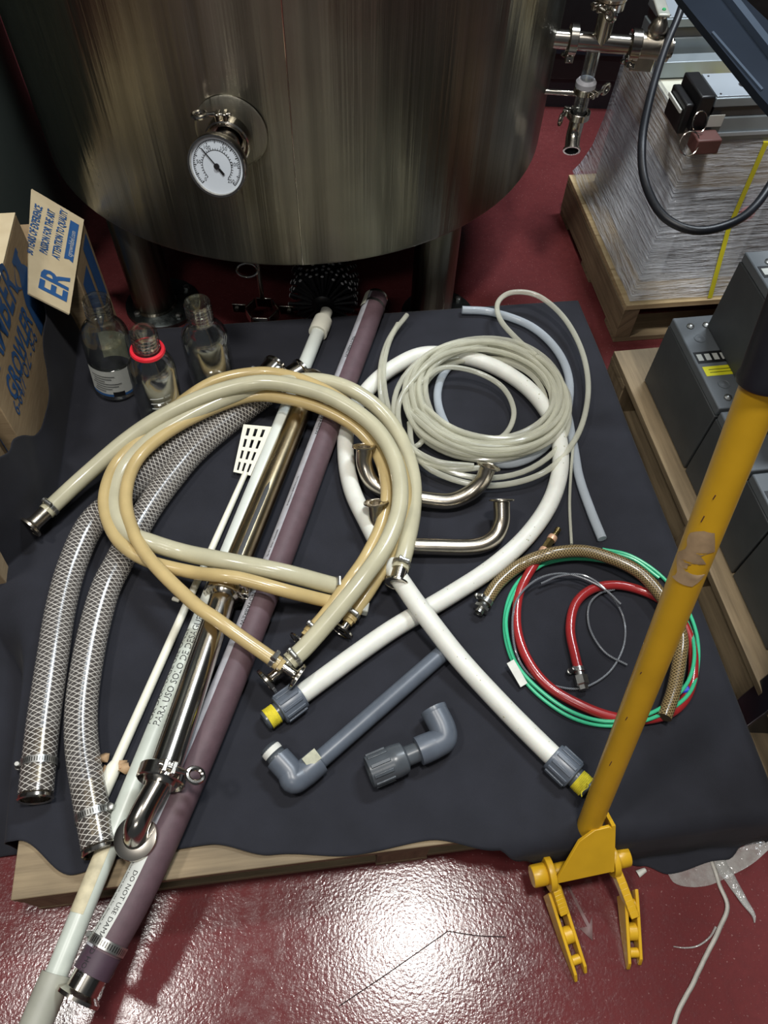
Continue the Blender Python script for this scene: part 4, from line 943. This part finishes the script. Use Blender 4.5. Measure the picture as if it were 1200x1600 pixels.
# yellow strap around the crate
X = .165; sw = .012
def strip(pts, wdir, w_, name, mat, parent, thick=.0012):
    m = MB(); wd = V(wdir).normalized()
    for p, q in zip(pts, pts[1:]):
        p, q = V(p), V(q); nn_ = (q-p).cross(wd).normalized()*thick
        m.hexa([p-wd*w_/2, p+wd*w_/2, q+wd*w_/2, q-wd*w_/2]+[a+nn_ for a in (p-wd*w_/2, p+wd*w_/2, q+wd*w_/2, q-wd*w_/2)])
    return m.build(name, mat, parent)
o_ = BC+cx*X
strip([o_+cy*-.075+V((0, 0, CH+.002)), o_+cy*-.022+V((0, 0, .30)), o_+cy*-.012+V((0, 0, .516)), o_+cy*.02+V((0, 0, .522)), o_+cy*BLn+V((0, 0, .522))], cx, sw, 'strap', 'strap_yellow', crate)
strip([BC+cx*.09+cy*.2+V((0, 0, .5225)), BC+cx*.09+cy*BLn+V((0, 0, .5225))], cx, sw, 'strap', 'strap_yellow', crate)
# finned aluminium units on the case
def hfor(x, y, p):
    return min([i*.004 for i in range(357)], key=lambda h: (at(x, y, h).xy-V(p).xy).length)
def unit(px_, name, label, zt, depth, lenx):
    c = at(*px_, zt); zb = .5235; root = thing(name, V((c.x, c.y, zb)), label, 'motor drive'); o = V((c.x, c.y, 0))
    slab(o, 0, lenx, 0, depth, zb, zt-.045, 'lower_body', 'machine_grey', root); slab(o, .004, lenx, .004, depth-.004, zt-.045, zt-.022, 'groove', 'dark_panel', root); slab(o, 0, lenx, 0, depth, zt-.022, zt-.003, 'rail', 'machine_grey', root)
    slab(o, .002, lenx, .004, depth-.004, zt-.003, zt, 'top_plate', 'machine_plate', root, .0005); slab(o, .0, lenx, -.004, .0, zb+.012, zb+.02, 'fin', 'machine_plate', root, .0005)
    for a, b in ((.012, .012), (.012, depth-.015), (lenx*.5, .012)): MB().lathe([(.0025, zt), (.0025, zt+.001)], frame(o+cx*a+cy*b, (0, 0, 1)), 8).build('screw', 'dark_panel', root)
    MB().lathe([(.010, zt), (.010, zt+.0006), (.007, zt+.0006), (.007, zt)], frame(o+cx*.075+cy*depth*.45, (0, 0, 1)), 20).build('mark', 'dark_panel', root)
    return root, o
u1, uo = unit((1121, 152), 'drive_unit', 'grey finned metal drive unit with black plug, resting on the wooden case', .62, .10, .17)
slab(uo, -.035, -.001, .0, .105, .545, .622, 'black_end', 'black_plastic', u1, .004); slab(uo, -.055, -.036, .012, .10, .535, .60, 'plug', 'black_plastic', u1, .004); slab(uo, -.061, -.057, .02, .095, .578, .586, 'clip_bar', 'label_white', u1, .0005)
slab(uo, -.035, .02, -.05, -.008, .5235, .556, 'brown_tag', 'rust_tag', u1, .003); slab(uo, -.004, .03, -.0065, -.0045, .56, .585, 'type_plate', 'label_white', u1, .0003)
wr = uo+cx*-.05+cy*-.045+V((0, 0, .548)); MB().sweep([wr+cx*.022*cos(t*pi/9)+cy*.012*sin(t*pi/9)+V((0, 0, .02*sin(t*pi/9))) for t in range(18)], .0012, 6, closed=True).build('wire_loop', 'steel', u1)
wr = uo+cx*-.03+cy*-.02+V((0, 0, .58)); MB().sweep([wr+cx*.016*cos(t*pi/9)+cy*.01*sin(t*pi/9)+V((0, 0, .018*sin(t*pi/9))) for t in range(18)], .0012, 6, closed=True).build('wire_loop', 'steel', u1)
u2, uo2 = unit((1042, 28), 'drive_unit', 'grey finned metal drive unit at the top edge behind the valve handle', .63, .12, .16)
slab(uo2, -.01, .30, -.06, -.02, .5235, .56, 'front_bar', 'machine_grey', u2)
# dark machine frame over the load
fz = .86; mf = thing('machine_frame', at(1400, 260, 0), 'dark blue steel machine frame leaning over the wrapped load, top right corner', 'machine')
def poly_slab(pts, z, dz, name, mat):
    p = [at(x, y, z) for x, y in pts]; n_ = len(p); m = MB(); m.add(p+[q+V((0, 0, -dz)) for q in p], [list(range(n_)), list(range(n_, 2*n_))[::-1]]+[(i, n_+i, n_+(i+1) % n_, (i+1) % n_) for i in range(n_)]); return m.build(name, mat, mf)
poly_slab([(1062, -5), (1186, 148), (1262, 232), (1700, 760), (1900, 700), (1135, -30), (1040, -40)], fz, .012, 'beam', 'dark_machine')
poly_slab([(1125, -25), (1215, 90), (1290, 180), (1300, 172), (1222, 82), (1133, -32)], fz+.012, .012, 'edge_strip', 'lit_edge')
poly_slab([(1112, 50), (1190, 140), (1193, 138), (1115, 48)], fz+.003, .003, 'seam', 'lit_edge')
lgp = at(1760, 720, fz); MB().box(Matrix.Translation((lgp.x, lgp.y+.02, (fz-.03)/2)), .06, .06, fz-.03).build('post', 'dark_machine', mf, bevel=.003)

# black cabinet standing behind
bk = thing('cabinet', (1.0, 2.97, 0), 'black metal cabinet standing behind the pipe valve', 'cabinet')
MB().box(Matrix.Translation((1.0, 2.97, .79)), 1.3, .5, 1.38).build('body', 'black_plastic', bk, bevel=.004); MB().box(Matrix.Translation((1.0, 2.95, .05)), 1.28, .44, .1).build('plinth', 'black_rubber', bk)
MB().box(Matrix.Translation((1.0, 2.712, .2)), 1.28, .012, .02).build('rail', 'dark_machine', bk); MB().box(Matrix.Translation((1.0, 2.712, .62)), 1.28, .012, .02).build('rail', 'dark_machine', bk)

# ------------------------------------------------------------ batteries on their pallet
pd = (V((.649, 1.004, 0))-V((.603, 1.262, 0))).normalized(); px2 = V((-pd.y, pd.x, 0))
BPA = math.atan2(px2.y, px2.x); 
nearL = V((.545, 1.36, 0))+pd*1.1
bp = pallet('pallet', 'wooden pallet carrying the grey batteries', nearL, BPA, .9, 1.1, .135, False, 6, .03, 'wood')
def battery(c, wd, ln, z0, ht, label, yellow=False, lab=.45, rot=0, terms=True):
    """c = far-left bottom corner; ln runs towards the viewer (pd), wd to the right"""
    ex, ey = px2, -pd
    root = thing('battery', V((c.x, c.y, z0)), label, 'battery', 'batteries on the pallet'); o = V((c.x, c.y, 0))+pd*ln
    def sl(x0, x1, y0, y1, za, zb, nm, mat, par, bev=.002):
        p = [o+ex*a+ey*b for a, b in ((x0, y0), (x1, y0), (x1, y1), (x0, y1))]; return MB().hexa([q+V((0, 0, za)) for q in p]+[q+V((0, 0, zb)) for q in p]).build(nm, mat, par, bevel=bev)
    body = sl(0, wd, 0, ln, z0+.001, z0+ht-.022, 'case', 'battery_case', root); lid = sl(.001, wd-.001, .001, ln-.001, z0+ht-.021, z0+ht, 'lid', 'battery_top', root, .0025); zt = z0+ht
    if terms:
        for fy in (.1, .88):
            for fx in (.28, .62):
                p = o+ex*(wd*fx)+ey*(ln*fy); MB().lathe([(.008, zt-.001), (.008, zt+.003), (.006, zt+.004), (.003, zt+.006)], frame(p, (0, 0, 1)), 12).build('terminal', 'zinc', lid)
        for fy in (.24, .74):
            for fx in (.35, .75):
                p = o+ex*(wd*fx)+ey*(ln*fy); MB().lathe([(.0125, zt-.0005), (.0125, zt+.0012), (.0105, zt+.0012), (.0095, zt+.0005), (.004, zt+.0005), (.0032, zt+.001)], frame(p, (0, 0, 1)), 20).build('vent_cap', 'battery_top', lid)
    y0 = ln*lab
    sl(.006, wd-.006, y0, y0+.032, zt, zt+.0006, 'black_label', 'label_black', lid, 0)
    for i in range(5): sl(.010+i*(wd-.02)/5, .006+(i+1)*(wd-.02)/5-.002, y0+.007, y0+.025, zt+.0007, zt+.0011, 'label_panel', 'label_white', lid, 0)
    if yellow:
        yl = sl(.010, wd-.018, y0-.036, y0-.010, zt, zt+.0006, 'yellow_label', 'label_yellow', lid, 0)
        for i in range(2): sl(.02, wd-.03, y0-.02-.008*i, y0-.0185-.008*i, zt+.0007, zt+.0009, 'label_line', 'label_black', lid, 0)
ba_ = V((.603, 1.262, 0)); BZ = .137
battery(ba_, .105, .262, BZ, .193, 'grey battery with a bright yellow sticker on top', True, .47)
battery(ba_+pd*.268, .26, .148, BZ, .193, 'grey battery directly in front of the one with the yellow sticker', False, .6)
battery(ba_+pd*.42, .26, .105, BZ, .193, 'grey battery behind the yellow lever, third from the far end', False, .3)
battery(ba_+pd*.53, .26, .16, BZ, .193, 'grey battery nearest the viewer on the battery pallet', False, .3)
battery(ba_+px2*.109, .105, .262, BZ, .193, 'grey battery underneath the raised battery beside the wrapped load', False, .47)
battery(V((.672, 1.237, 0))+pd*.0, .12, .30, BZ+.195, .190, 'grey battery stacked on top of two others at the right edge', False, .74)

# ------------------------------------------------------------ stainless pipe and valve assembly on the tank side
pv = on_tank(866, 66); zc = pv.z
va = thing('valve_assembly', pv, 'stainless pipe tee with valve and sight glass on the right of the tank', 'valve')
pe = at(1050, 76, zc-.005); ps = V((pv.x-.03, pv.y+.02, zc)); pdv = (pe-ps).normalized(); rv = .019
def onpipe(x): 
    return min([ps+(pe-ps)*(i/400) for i in range(401)], key=lambda p: abs(proj(p)[0]-x))
def proj(p):
    c = RW.transposed() @ (V(p)-CAM); return 600+F*c.x/c.z, 800+F*c.y/c.z
MB().sweep([ps, pe], rv, 28).build('pipe', 'steel', va)
triclamp(va, onpipe(895), pdv, .026, (0, -.2, -1), wd=.010); triclamp(va, onpipe(991), pdv, .026, (0, -.3, -1), wd=.012)
for x, ln in ((1012, .045), (1036, .03)): MB().lathe([(rv, -ln/2), (.027, -ln/2+.002), (.027, ln/2-.002), (rv, ln/2)], frame(onpipe(x), pdv), 28).build('valve_body', 'steel_satin', va)
MB().box(frame(onpipe(1008)+V((0, 0, -.03)), (0, 0, 1), pdv), .05, .04, .03).build('valve_base', 'steel_satin', va, bevel=.003)
t0 = onpipe(938); MB().lathe([(.019, .0), (.019, .065), (.026, .07), (.026, .074)], frame(t0, (0, 0, 1)), 28).build('tee_branch', 'steel', va)
triclamp(va, t0+V((0, 0, .078)), (0, 0, 1), .026, (-.8, -.6, 0), wd=.009)
MB().lathe([(.034, .088), (.034, .094), (.006, .096), (.006, .2)], frame(t0, (0, 0, 1)), 28).build('cap', 'steel_satin', va)
t1 = onpipe(931); k8 = .84
dz = lambda z: V((0, 0, z*k8))
MB().lathe([(.0155, -.095*k8), (.0155, -.015)], frame(t1, (0, 0, 1)), 24).build('sight_glass', 'sight_glass', va)
MB().lathe([(.0, -.115*k8), (.0235, -.115*k8), (.0235, -.101*k8), (.019, -.094*k8), (.0, -.094*k8)], frame(t1, (0, 0, 1)), 28).build('seal_ring', 'strip_white', va)
triclamp(va, t1+dz(-.122), (0, 0, 1), .02, (.7, -.7, 0), wd=.008)
MB().lathe([(.0165, -.185*k8), (.0165, -.12*k8)], frame(t1, (0, 0, 1)), 24).build('lower_glass', 'sight_glass', va)
triclamp(va, t1+dz(-.19), (0, 0, 1), .022, (-.8, .3, 0), wd=.009)
el = crom([t1+dz(-.19), t1+dz(-.225), t1+dz(-.25)+V((-.002, -.008, 0)), t1+dz(-.272)+V((-.004, -.034, 0))], 8)
MB().sweep(el, .0175, 26, caps=False).build('spout', 'steel', va)
ex_ = (el[-1]-el[-3]).normalized(); MB().lathe([(.0175, -.004), (.021, -.002), (.021, .003), (.0165, .003)], frame(el[-1], ex_), 28, cap=False).build('spout_rim', 'steel', va)
MB().lathe([(.0165, .002), (.0155, -.03), (.001, -.034)], frame(el[-1], ex_), 28, cap=False).build('spout_bore', 'dark_panel', va)
MB().sweep([t1+V((-.01, 0, -.112)), V((pv.x-.05, pv.y+.02, t1.z-.112))], .006, 12).build('brace_rod', 'steel', va)
vb = onpipe(1020)
MB().lathe([(.013, .018), (.02, .026), (.022, .036), (.016, .052), (.010, .06), (.010, .066)], frame(vb, (0, 0, 1)), 28).build('bonnet', 'steel_satin', va)
MB().box(frame(vb+V((0, .05, .07)), (0, 0, 1), (0.02, 1, .1)), .14, .026, .007).build('handle', 'lever_grey', va, bevel=.003)
MB().lathe([(.004, .07), (.004, .0755), (.003, .0765)], frame(vb, (0, 0, 1)), 14).build('green_pin', 'green_dot', va)

# black cable hanging in a loop
cb = [(1080, -40, 1.62), (1062, 20, 1.62), (1036, 85, 1.6), (1014, 160, 1.56), (1003, 225, 1.52), (1008, 285, 1.5), (1036, 337, 1.46), (1085, 360, 1.44), (1140, 350, 1.44), (1180, 322, 1.46), (1215, 270, 1.48), (1260, 190, 1.5)]
cpth = crom([atd(*p) for p in cb], 8); o = MB().sweep(cpth, .0085, 14).build('power_cable', 'black_rubber'); tag(o, 'thick black cable hanging in a loop in front of the wrapped load', 'cable')

# ------------------------------------------------------------ yellow lever
lv = thing('pry_lever', at(905, 1400, 0), 'yellow steel lever bar with a black grip standing on the floor', 'lever')
L0, L1 = at(926, 1275, .168), atd(1195, 592, .668); ld = (L1-L0).normalized(); rl = .0188
MB().sweep([L0-ld*.065, L0.lerp(L1, .5), L1], rl, 28).build('bar', 'yellow_paint', lv)
MB().lathe([(.0188, -.004), (.0238, -.004), (.0242, .0), (.0225, .006), (.0225, .16), (.018, .168)], frame(L1, ld), 28).build('grip', 'black_rubber', lv)
fq = .735; vs_ = (CAM-L0.lerp(L1, fq)).normalized(); vs_ = (vs_-ld*vs_.dot(ld)).normalized(); sdv = ld.cross(vs_)
pts_ = [(-.03, -.85), (.012, -.75), (.022, -.2), (.03, .35), (.046, .85), (.038, 1.2), (.018, 1.15), (.008, .9), (.008, .35), (-.004, .2), (-.014, .55), (-.024, .85), (-.036, .3)]
sm_ = MB(); cen = L0.lerp(L1, fq)
def lw_(u, a): return cen+ld*u+(vs_*cos(a)+sdv*sin(a))*(rl+.0007)
base_i = []
for (u, a) in pts_: sm_.v.append(lw_(u, a))
# fill as strips between the left and right outline so the patch follows the round bar
rows_ = 14; sm_ = MB(); vv = []
for k in range(rows_+1):
    u = -.036+.08*k/rows_; a0 = -.85+.25*sin(k*.9)+(.0 if k < 10 else .2*(k-10)); a1 = .75*sin(.3+k*.35)+.25 if k < 9 else 1.0-.1*(k-9)
    if k in (4, 5): a1 = -.15
    vv += [lw_(u, lerp(a0, a1, q/6)) for q in range(7)]
sm_.add(vv, [(k*7+q, k*7+q+1, k*7+q+8, k*7+q+7) for k in range(rows_) for q in range(6)]); sm_.build('torn_sticker', 'sticker_worn', lv)
sc_ = MB()
for fq2, a, l_ in ((.84, -.2, .006), (.8, -.35, .009), (.48, -.5, .005), (.36, -.3, .008), (.22, -.2, .012)):
    c0 = L0.lerp(L1, fq2); sc_.sweep([c0+(vs_*cos(a)+sdv*sin(a))*(rl+.0001), c0+ld*l_+(vs_*cos(a+.05)+sdv*sin(a+.05))*(rl+.0001)], .0006, 5)
sc_.build('scratches', 'rust_tag', lv); tag(lv.children[-1], kind='stuff')
S0, S1 = at(838, 1368, .075), at(974, 1338, .075); sdx = (S1-S0).normalized()
MB().sweep([S0+sdx*.01, S1-sdx*.01], .0125, 20).build('shaft', 'yellow_paint', lv)
for p, s2 in ((S0, 1), (S1, -1)):
    MB().lathe([(.0165, -.008), (.0178, -.006), (.0178, .014), (.0165, .016)], frame(p, sdx*s2), 24).build('shaft_end', 'yellow_paint', lv)
    MB().lathe([(.0125, .016), (.028, .016), (.0285, .018), (.0285, .025), (.028, .027), (.0125, .027)], frame(p, sdx*s2), 28).build('lug', 'yellow_paint', lv, bevel=.001)
bp4 = [at(866, 1382, .088), at(913, 1302, .168), at(962, 1290, .17), at(960, 1362, .096)]
nb_ = (bp4[1]-bp4[0]).cross(bp4[3]-bp4[0]).normalized(); nb_ = nb_ if nb_.z < 0 else -nb_
def chamfer(p, q, r, d): return [q+(p-q).normalized()*d, q+(r-q).normalized()*d]
pl6 = [bp4[0]]+chamfer(bp4[0], bp4[1], bp4[2], .018)+chamfer(bp4[1], bp4[2], bp4[3], .01)+[bp4[3]]
def sheet(poly, nrm, th, name, parent, mat='yellow_paint'):
    n_ = len(poly); m = MB(); m.add(poly+[p+nrm*th for p in poly], [list(range(n_)), list(range(n_, 2*n_))[::-1]]+[(i, n_+i, n_+(i+1) % n_, (i+1) % n_) for i in range(n_)])
    bm = bmesh.new(); o = m.build(name, mat, parent, bevel=.001); bm.from_mesh(o.data); bmesh.ops.recalc_face_normals(bm, faces=bm.faces); bm.to_mesh(o.data); bm.free(); return o
sheet(pl6, nb_, .006, 'bracket', lv)
e3 = (bp4[2]-bp4[1]).normalized()
MB().hexa([bp4[3]+nb_*.0, bp4[3]+nb_*.045, bp4[2]+nb_*.045, bp4[2]]+[q-e3*.006 for q in (bp4[3], bp4[3]+nb_*.045, bp4[2]+nb_*.045, bp4[2])]).build('side_plate', 'yellow_paint', lv)
def yoke(pa, pb, arm0, arm1, gap, side, hgt=.03):
    """two upright plates running from pa (near the shaft) to pb (tip), rollers between"""
    A_, B_ = at(*pa, .0), at(*pb, .0); dr = (B_-A_).normalized(); sd2 = V((dr.y, -dr.x, 0)); sd2 = sd2 if sd2.x > 0 else -sd2; Ln = (B_-A_).length
    for k in (0, 1):
        o2 = A_+sd2*(gap*k)+dr*(-.006*k)
        poly = [o2+V((0, 0, .014)), o2+V((0, 0, .014+hgt+.012)), o2+dr*.02+V((0, 0, .02+hgt)), o2+dr*(Ln*.93)+V((0, 0, .018)), o2+dr*Ln+V((0, 0, .006)), o2+dr*Ln+V((0, 0, .001)), o2+dr*(Ln*.55)+V((0, 0, .001))]
        sheet(poly, sd2, .0055, 'skid_plate', lv)
    for f_, r2, z in ((.14, .009, .04), (.5, .0135, .022), (.78, .0075, .014)):
        p = A_+dr*Ln*f_+V((0, 0, z)); MB().lathe([(r2*.5, .004), (r2, .006), (r2, gap), (r2*.5, gap+.001)], frame(p, sd2), 20).build('roller', 'yellow_paint', lv, bevel=.0008)
    a0, a1 = arm0, A_+dr*.03+sd2*(gap*.5+.004)+V((0, 0, .04))
    pth = crom([a0, a0.lerp(a1, .5)+V((0, 0, .002)), a1], 5)
    m = MB(); 
    for p, q in zip(pth, pth[1:]):
        t_ = (q-p).normalized(); m.box(frame((p+q)/2, t_, sd2), .014, .026, (q-p).length*1.15)
    m.build('arm', 'yellow_paint', lv, bevel=.001)
yoke((846, 1402), (897, 1535), S0+sdx*.022, None, .020, 1)
yoke((960, 1402), (978, 1515), S1-sdx*.022, None, .020, 1)

# ------------------------------------------------------------ scraps on the floor
rim_in = [(1030, 1330), (1060, 1352), (1100, 1345), (1140, 1332), (1180, 1310), (1215, 1270)]
rim_out = [(1034, 1350), (1056, 1382), (1100, 1385), (1138, 1370), (1180, 1346), (1225, 1302)]
pin, pout = crom(pl(rim_in, 0), 6), crom(pl(rim_out, 0), 6); fmx = MB(); nn_ = len(pin); vv = []
for i in range(nn_):
    for q in range(9):
        p = pin[i].lerp(pout[i], q/8); p = p+V((0, 0, .0012+.012*abs(mn.noise(p*40))*max(0, q/8-.35))); vv.append(p)
fmx.add(vv, [(i*9+q, i*9+q+1, (i+1)*9+q+1, (i+1)*9+q) for i in range(nn_-1) for q in range(8)])
tag(fmx.build('plastic_film', 'floor_film', sharp=180), 'crumpled clear plastic film sticking out from under the cloth corner', 'plastic film')
def ribbon(pts, w0, name, label, cat, mat, z=.002, lift=.004):
    P_ = crom(pl(pts, z), 6); m = MB(); vv = []
    for i, p in enumerate(P_):
        t_ = (P_[min(len(P_)-1, i+1)]-P_[max(0, i-1)]).normalized(); s2 = V((t_.y, -t_.x, 0)).normalized(); w_ = w0[0]+(w0[1]-w0[0])*i/(len(P_)-1)
        for q in (-1, 0, 1): vv.append(p+s2*w_*q/2+V((0, 0, lift*abs(mn.noise(p*30))+(.0015 if q == 0 else 0))))
    m.add(vv, [(i*3+q, i*3+q+1, i*3+q+4, i*3+q+3) for i in range(len(P_)-1) for q in (0, 1)]); o = m.build(name, mat, sharp=180); so2 = o.modifiers.new('thick', 'SOLIDIFY'); so2.thickness = .0006
    return tag(o, label, cat)
ribbon([(1112, 1345), (1125, 1385), (1136, 1418), (1122, 1455), (1100, 1500), (1078, 1545), (1062, 1575), (1050, 1610)], (.0075, .0075), 'plastic_strap', 'long pale plastic strap running down the red floor to the bottom edge', 'strap', 'strap_grey')
ribbon([(1122, 1345), (1142, 1375), (1160, 1405), (1176, 1428), (1179, 1442)], (.026, .002), 'film_scrap', 'torn tapering tail of clear film beside the pale strap', 'film', 'floor_film')
ribbon([(1118, 1448), (1108, 1465), (1090, 1478), (1070, 1481), (1052, 1479)], (.004, .002), 'film_scrap', 'thin wisp of torn film touching the pale strap', 'film', 'floor_film')
ribbon([(996, 1366), (1003, 1362), (1009, 1359)], (.012, .007), 'paper_scrap', 'small white paper scrap on the floor beside the lever', 'paper', 'paper_white')
P_ = [at(*p, .0008) for p in ((886, 1385), (889, 1384), (921, 1444), (925, 1432), (926, 1470), (905, 1450), (917, 1448))]
m = MB(); m.add(P_, [(0, 1, 2, 6), (2, 3, 4), (2, 4, 5, 6)]); o = m.build('tape_arrow', 'grey_tape'); tag(o, 'faint grey arrow mark on the floor between the lever feet', 'arrow mark')
so2 = o.modifiers.new('thick', 'SOLIDIFY'); so2.thickness = .0004
lf_ = MB(); q = at(160, 1195, T+.006)
for k, (x, y) in enumerate(((160, 1185), (165, 1205), (193, 1200), (186, 1194))):
    c = at(x, y, T+.012); pts6 = [c+V((.012*cos(t*pi/4+k)*(1.4 if t % 2 else .9), .007*sin(t*pi/4+k)*(1.5 if t % 3 else .8), .006*sin(t*2+k))) for t in range(8)]
    m = MB(); m.add([c+V((0, 0, .004))]+pts6, [(0, 1+t, 1+(t+1) % 8) for t in range(8)])
    o = m.build('dry_leaf', 'dry_leaf', sharp=180); so2 = o.modifiers.new('thick', 'SOLIDIFY'); so2.thickness = .0005
    tag(o, ('brown leaf scrap touching the braided hose, farthest from viewer', 'brown leaf scrap touching the braided hose, nearest to viewer', 'brown leaf scrap touching the white drain pipe', 'brown leaf scrap under the spatula handle end')[k], 'leaf', 'leaf scraps by the spatula')
p0 = at(270, 935, T+.004); o = MB().lathe([(.004, 0), (.0045, .002), (.0035, .012), (.003, .014)], frame(p0, at(280, 939, T+.004)-p0), 12).build('plug', 'white_nylon'); tag(o, 'tiny white plastic plug lying on the cloth beside the white pipe', 'plug')
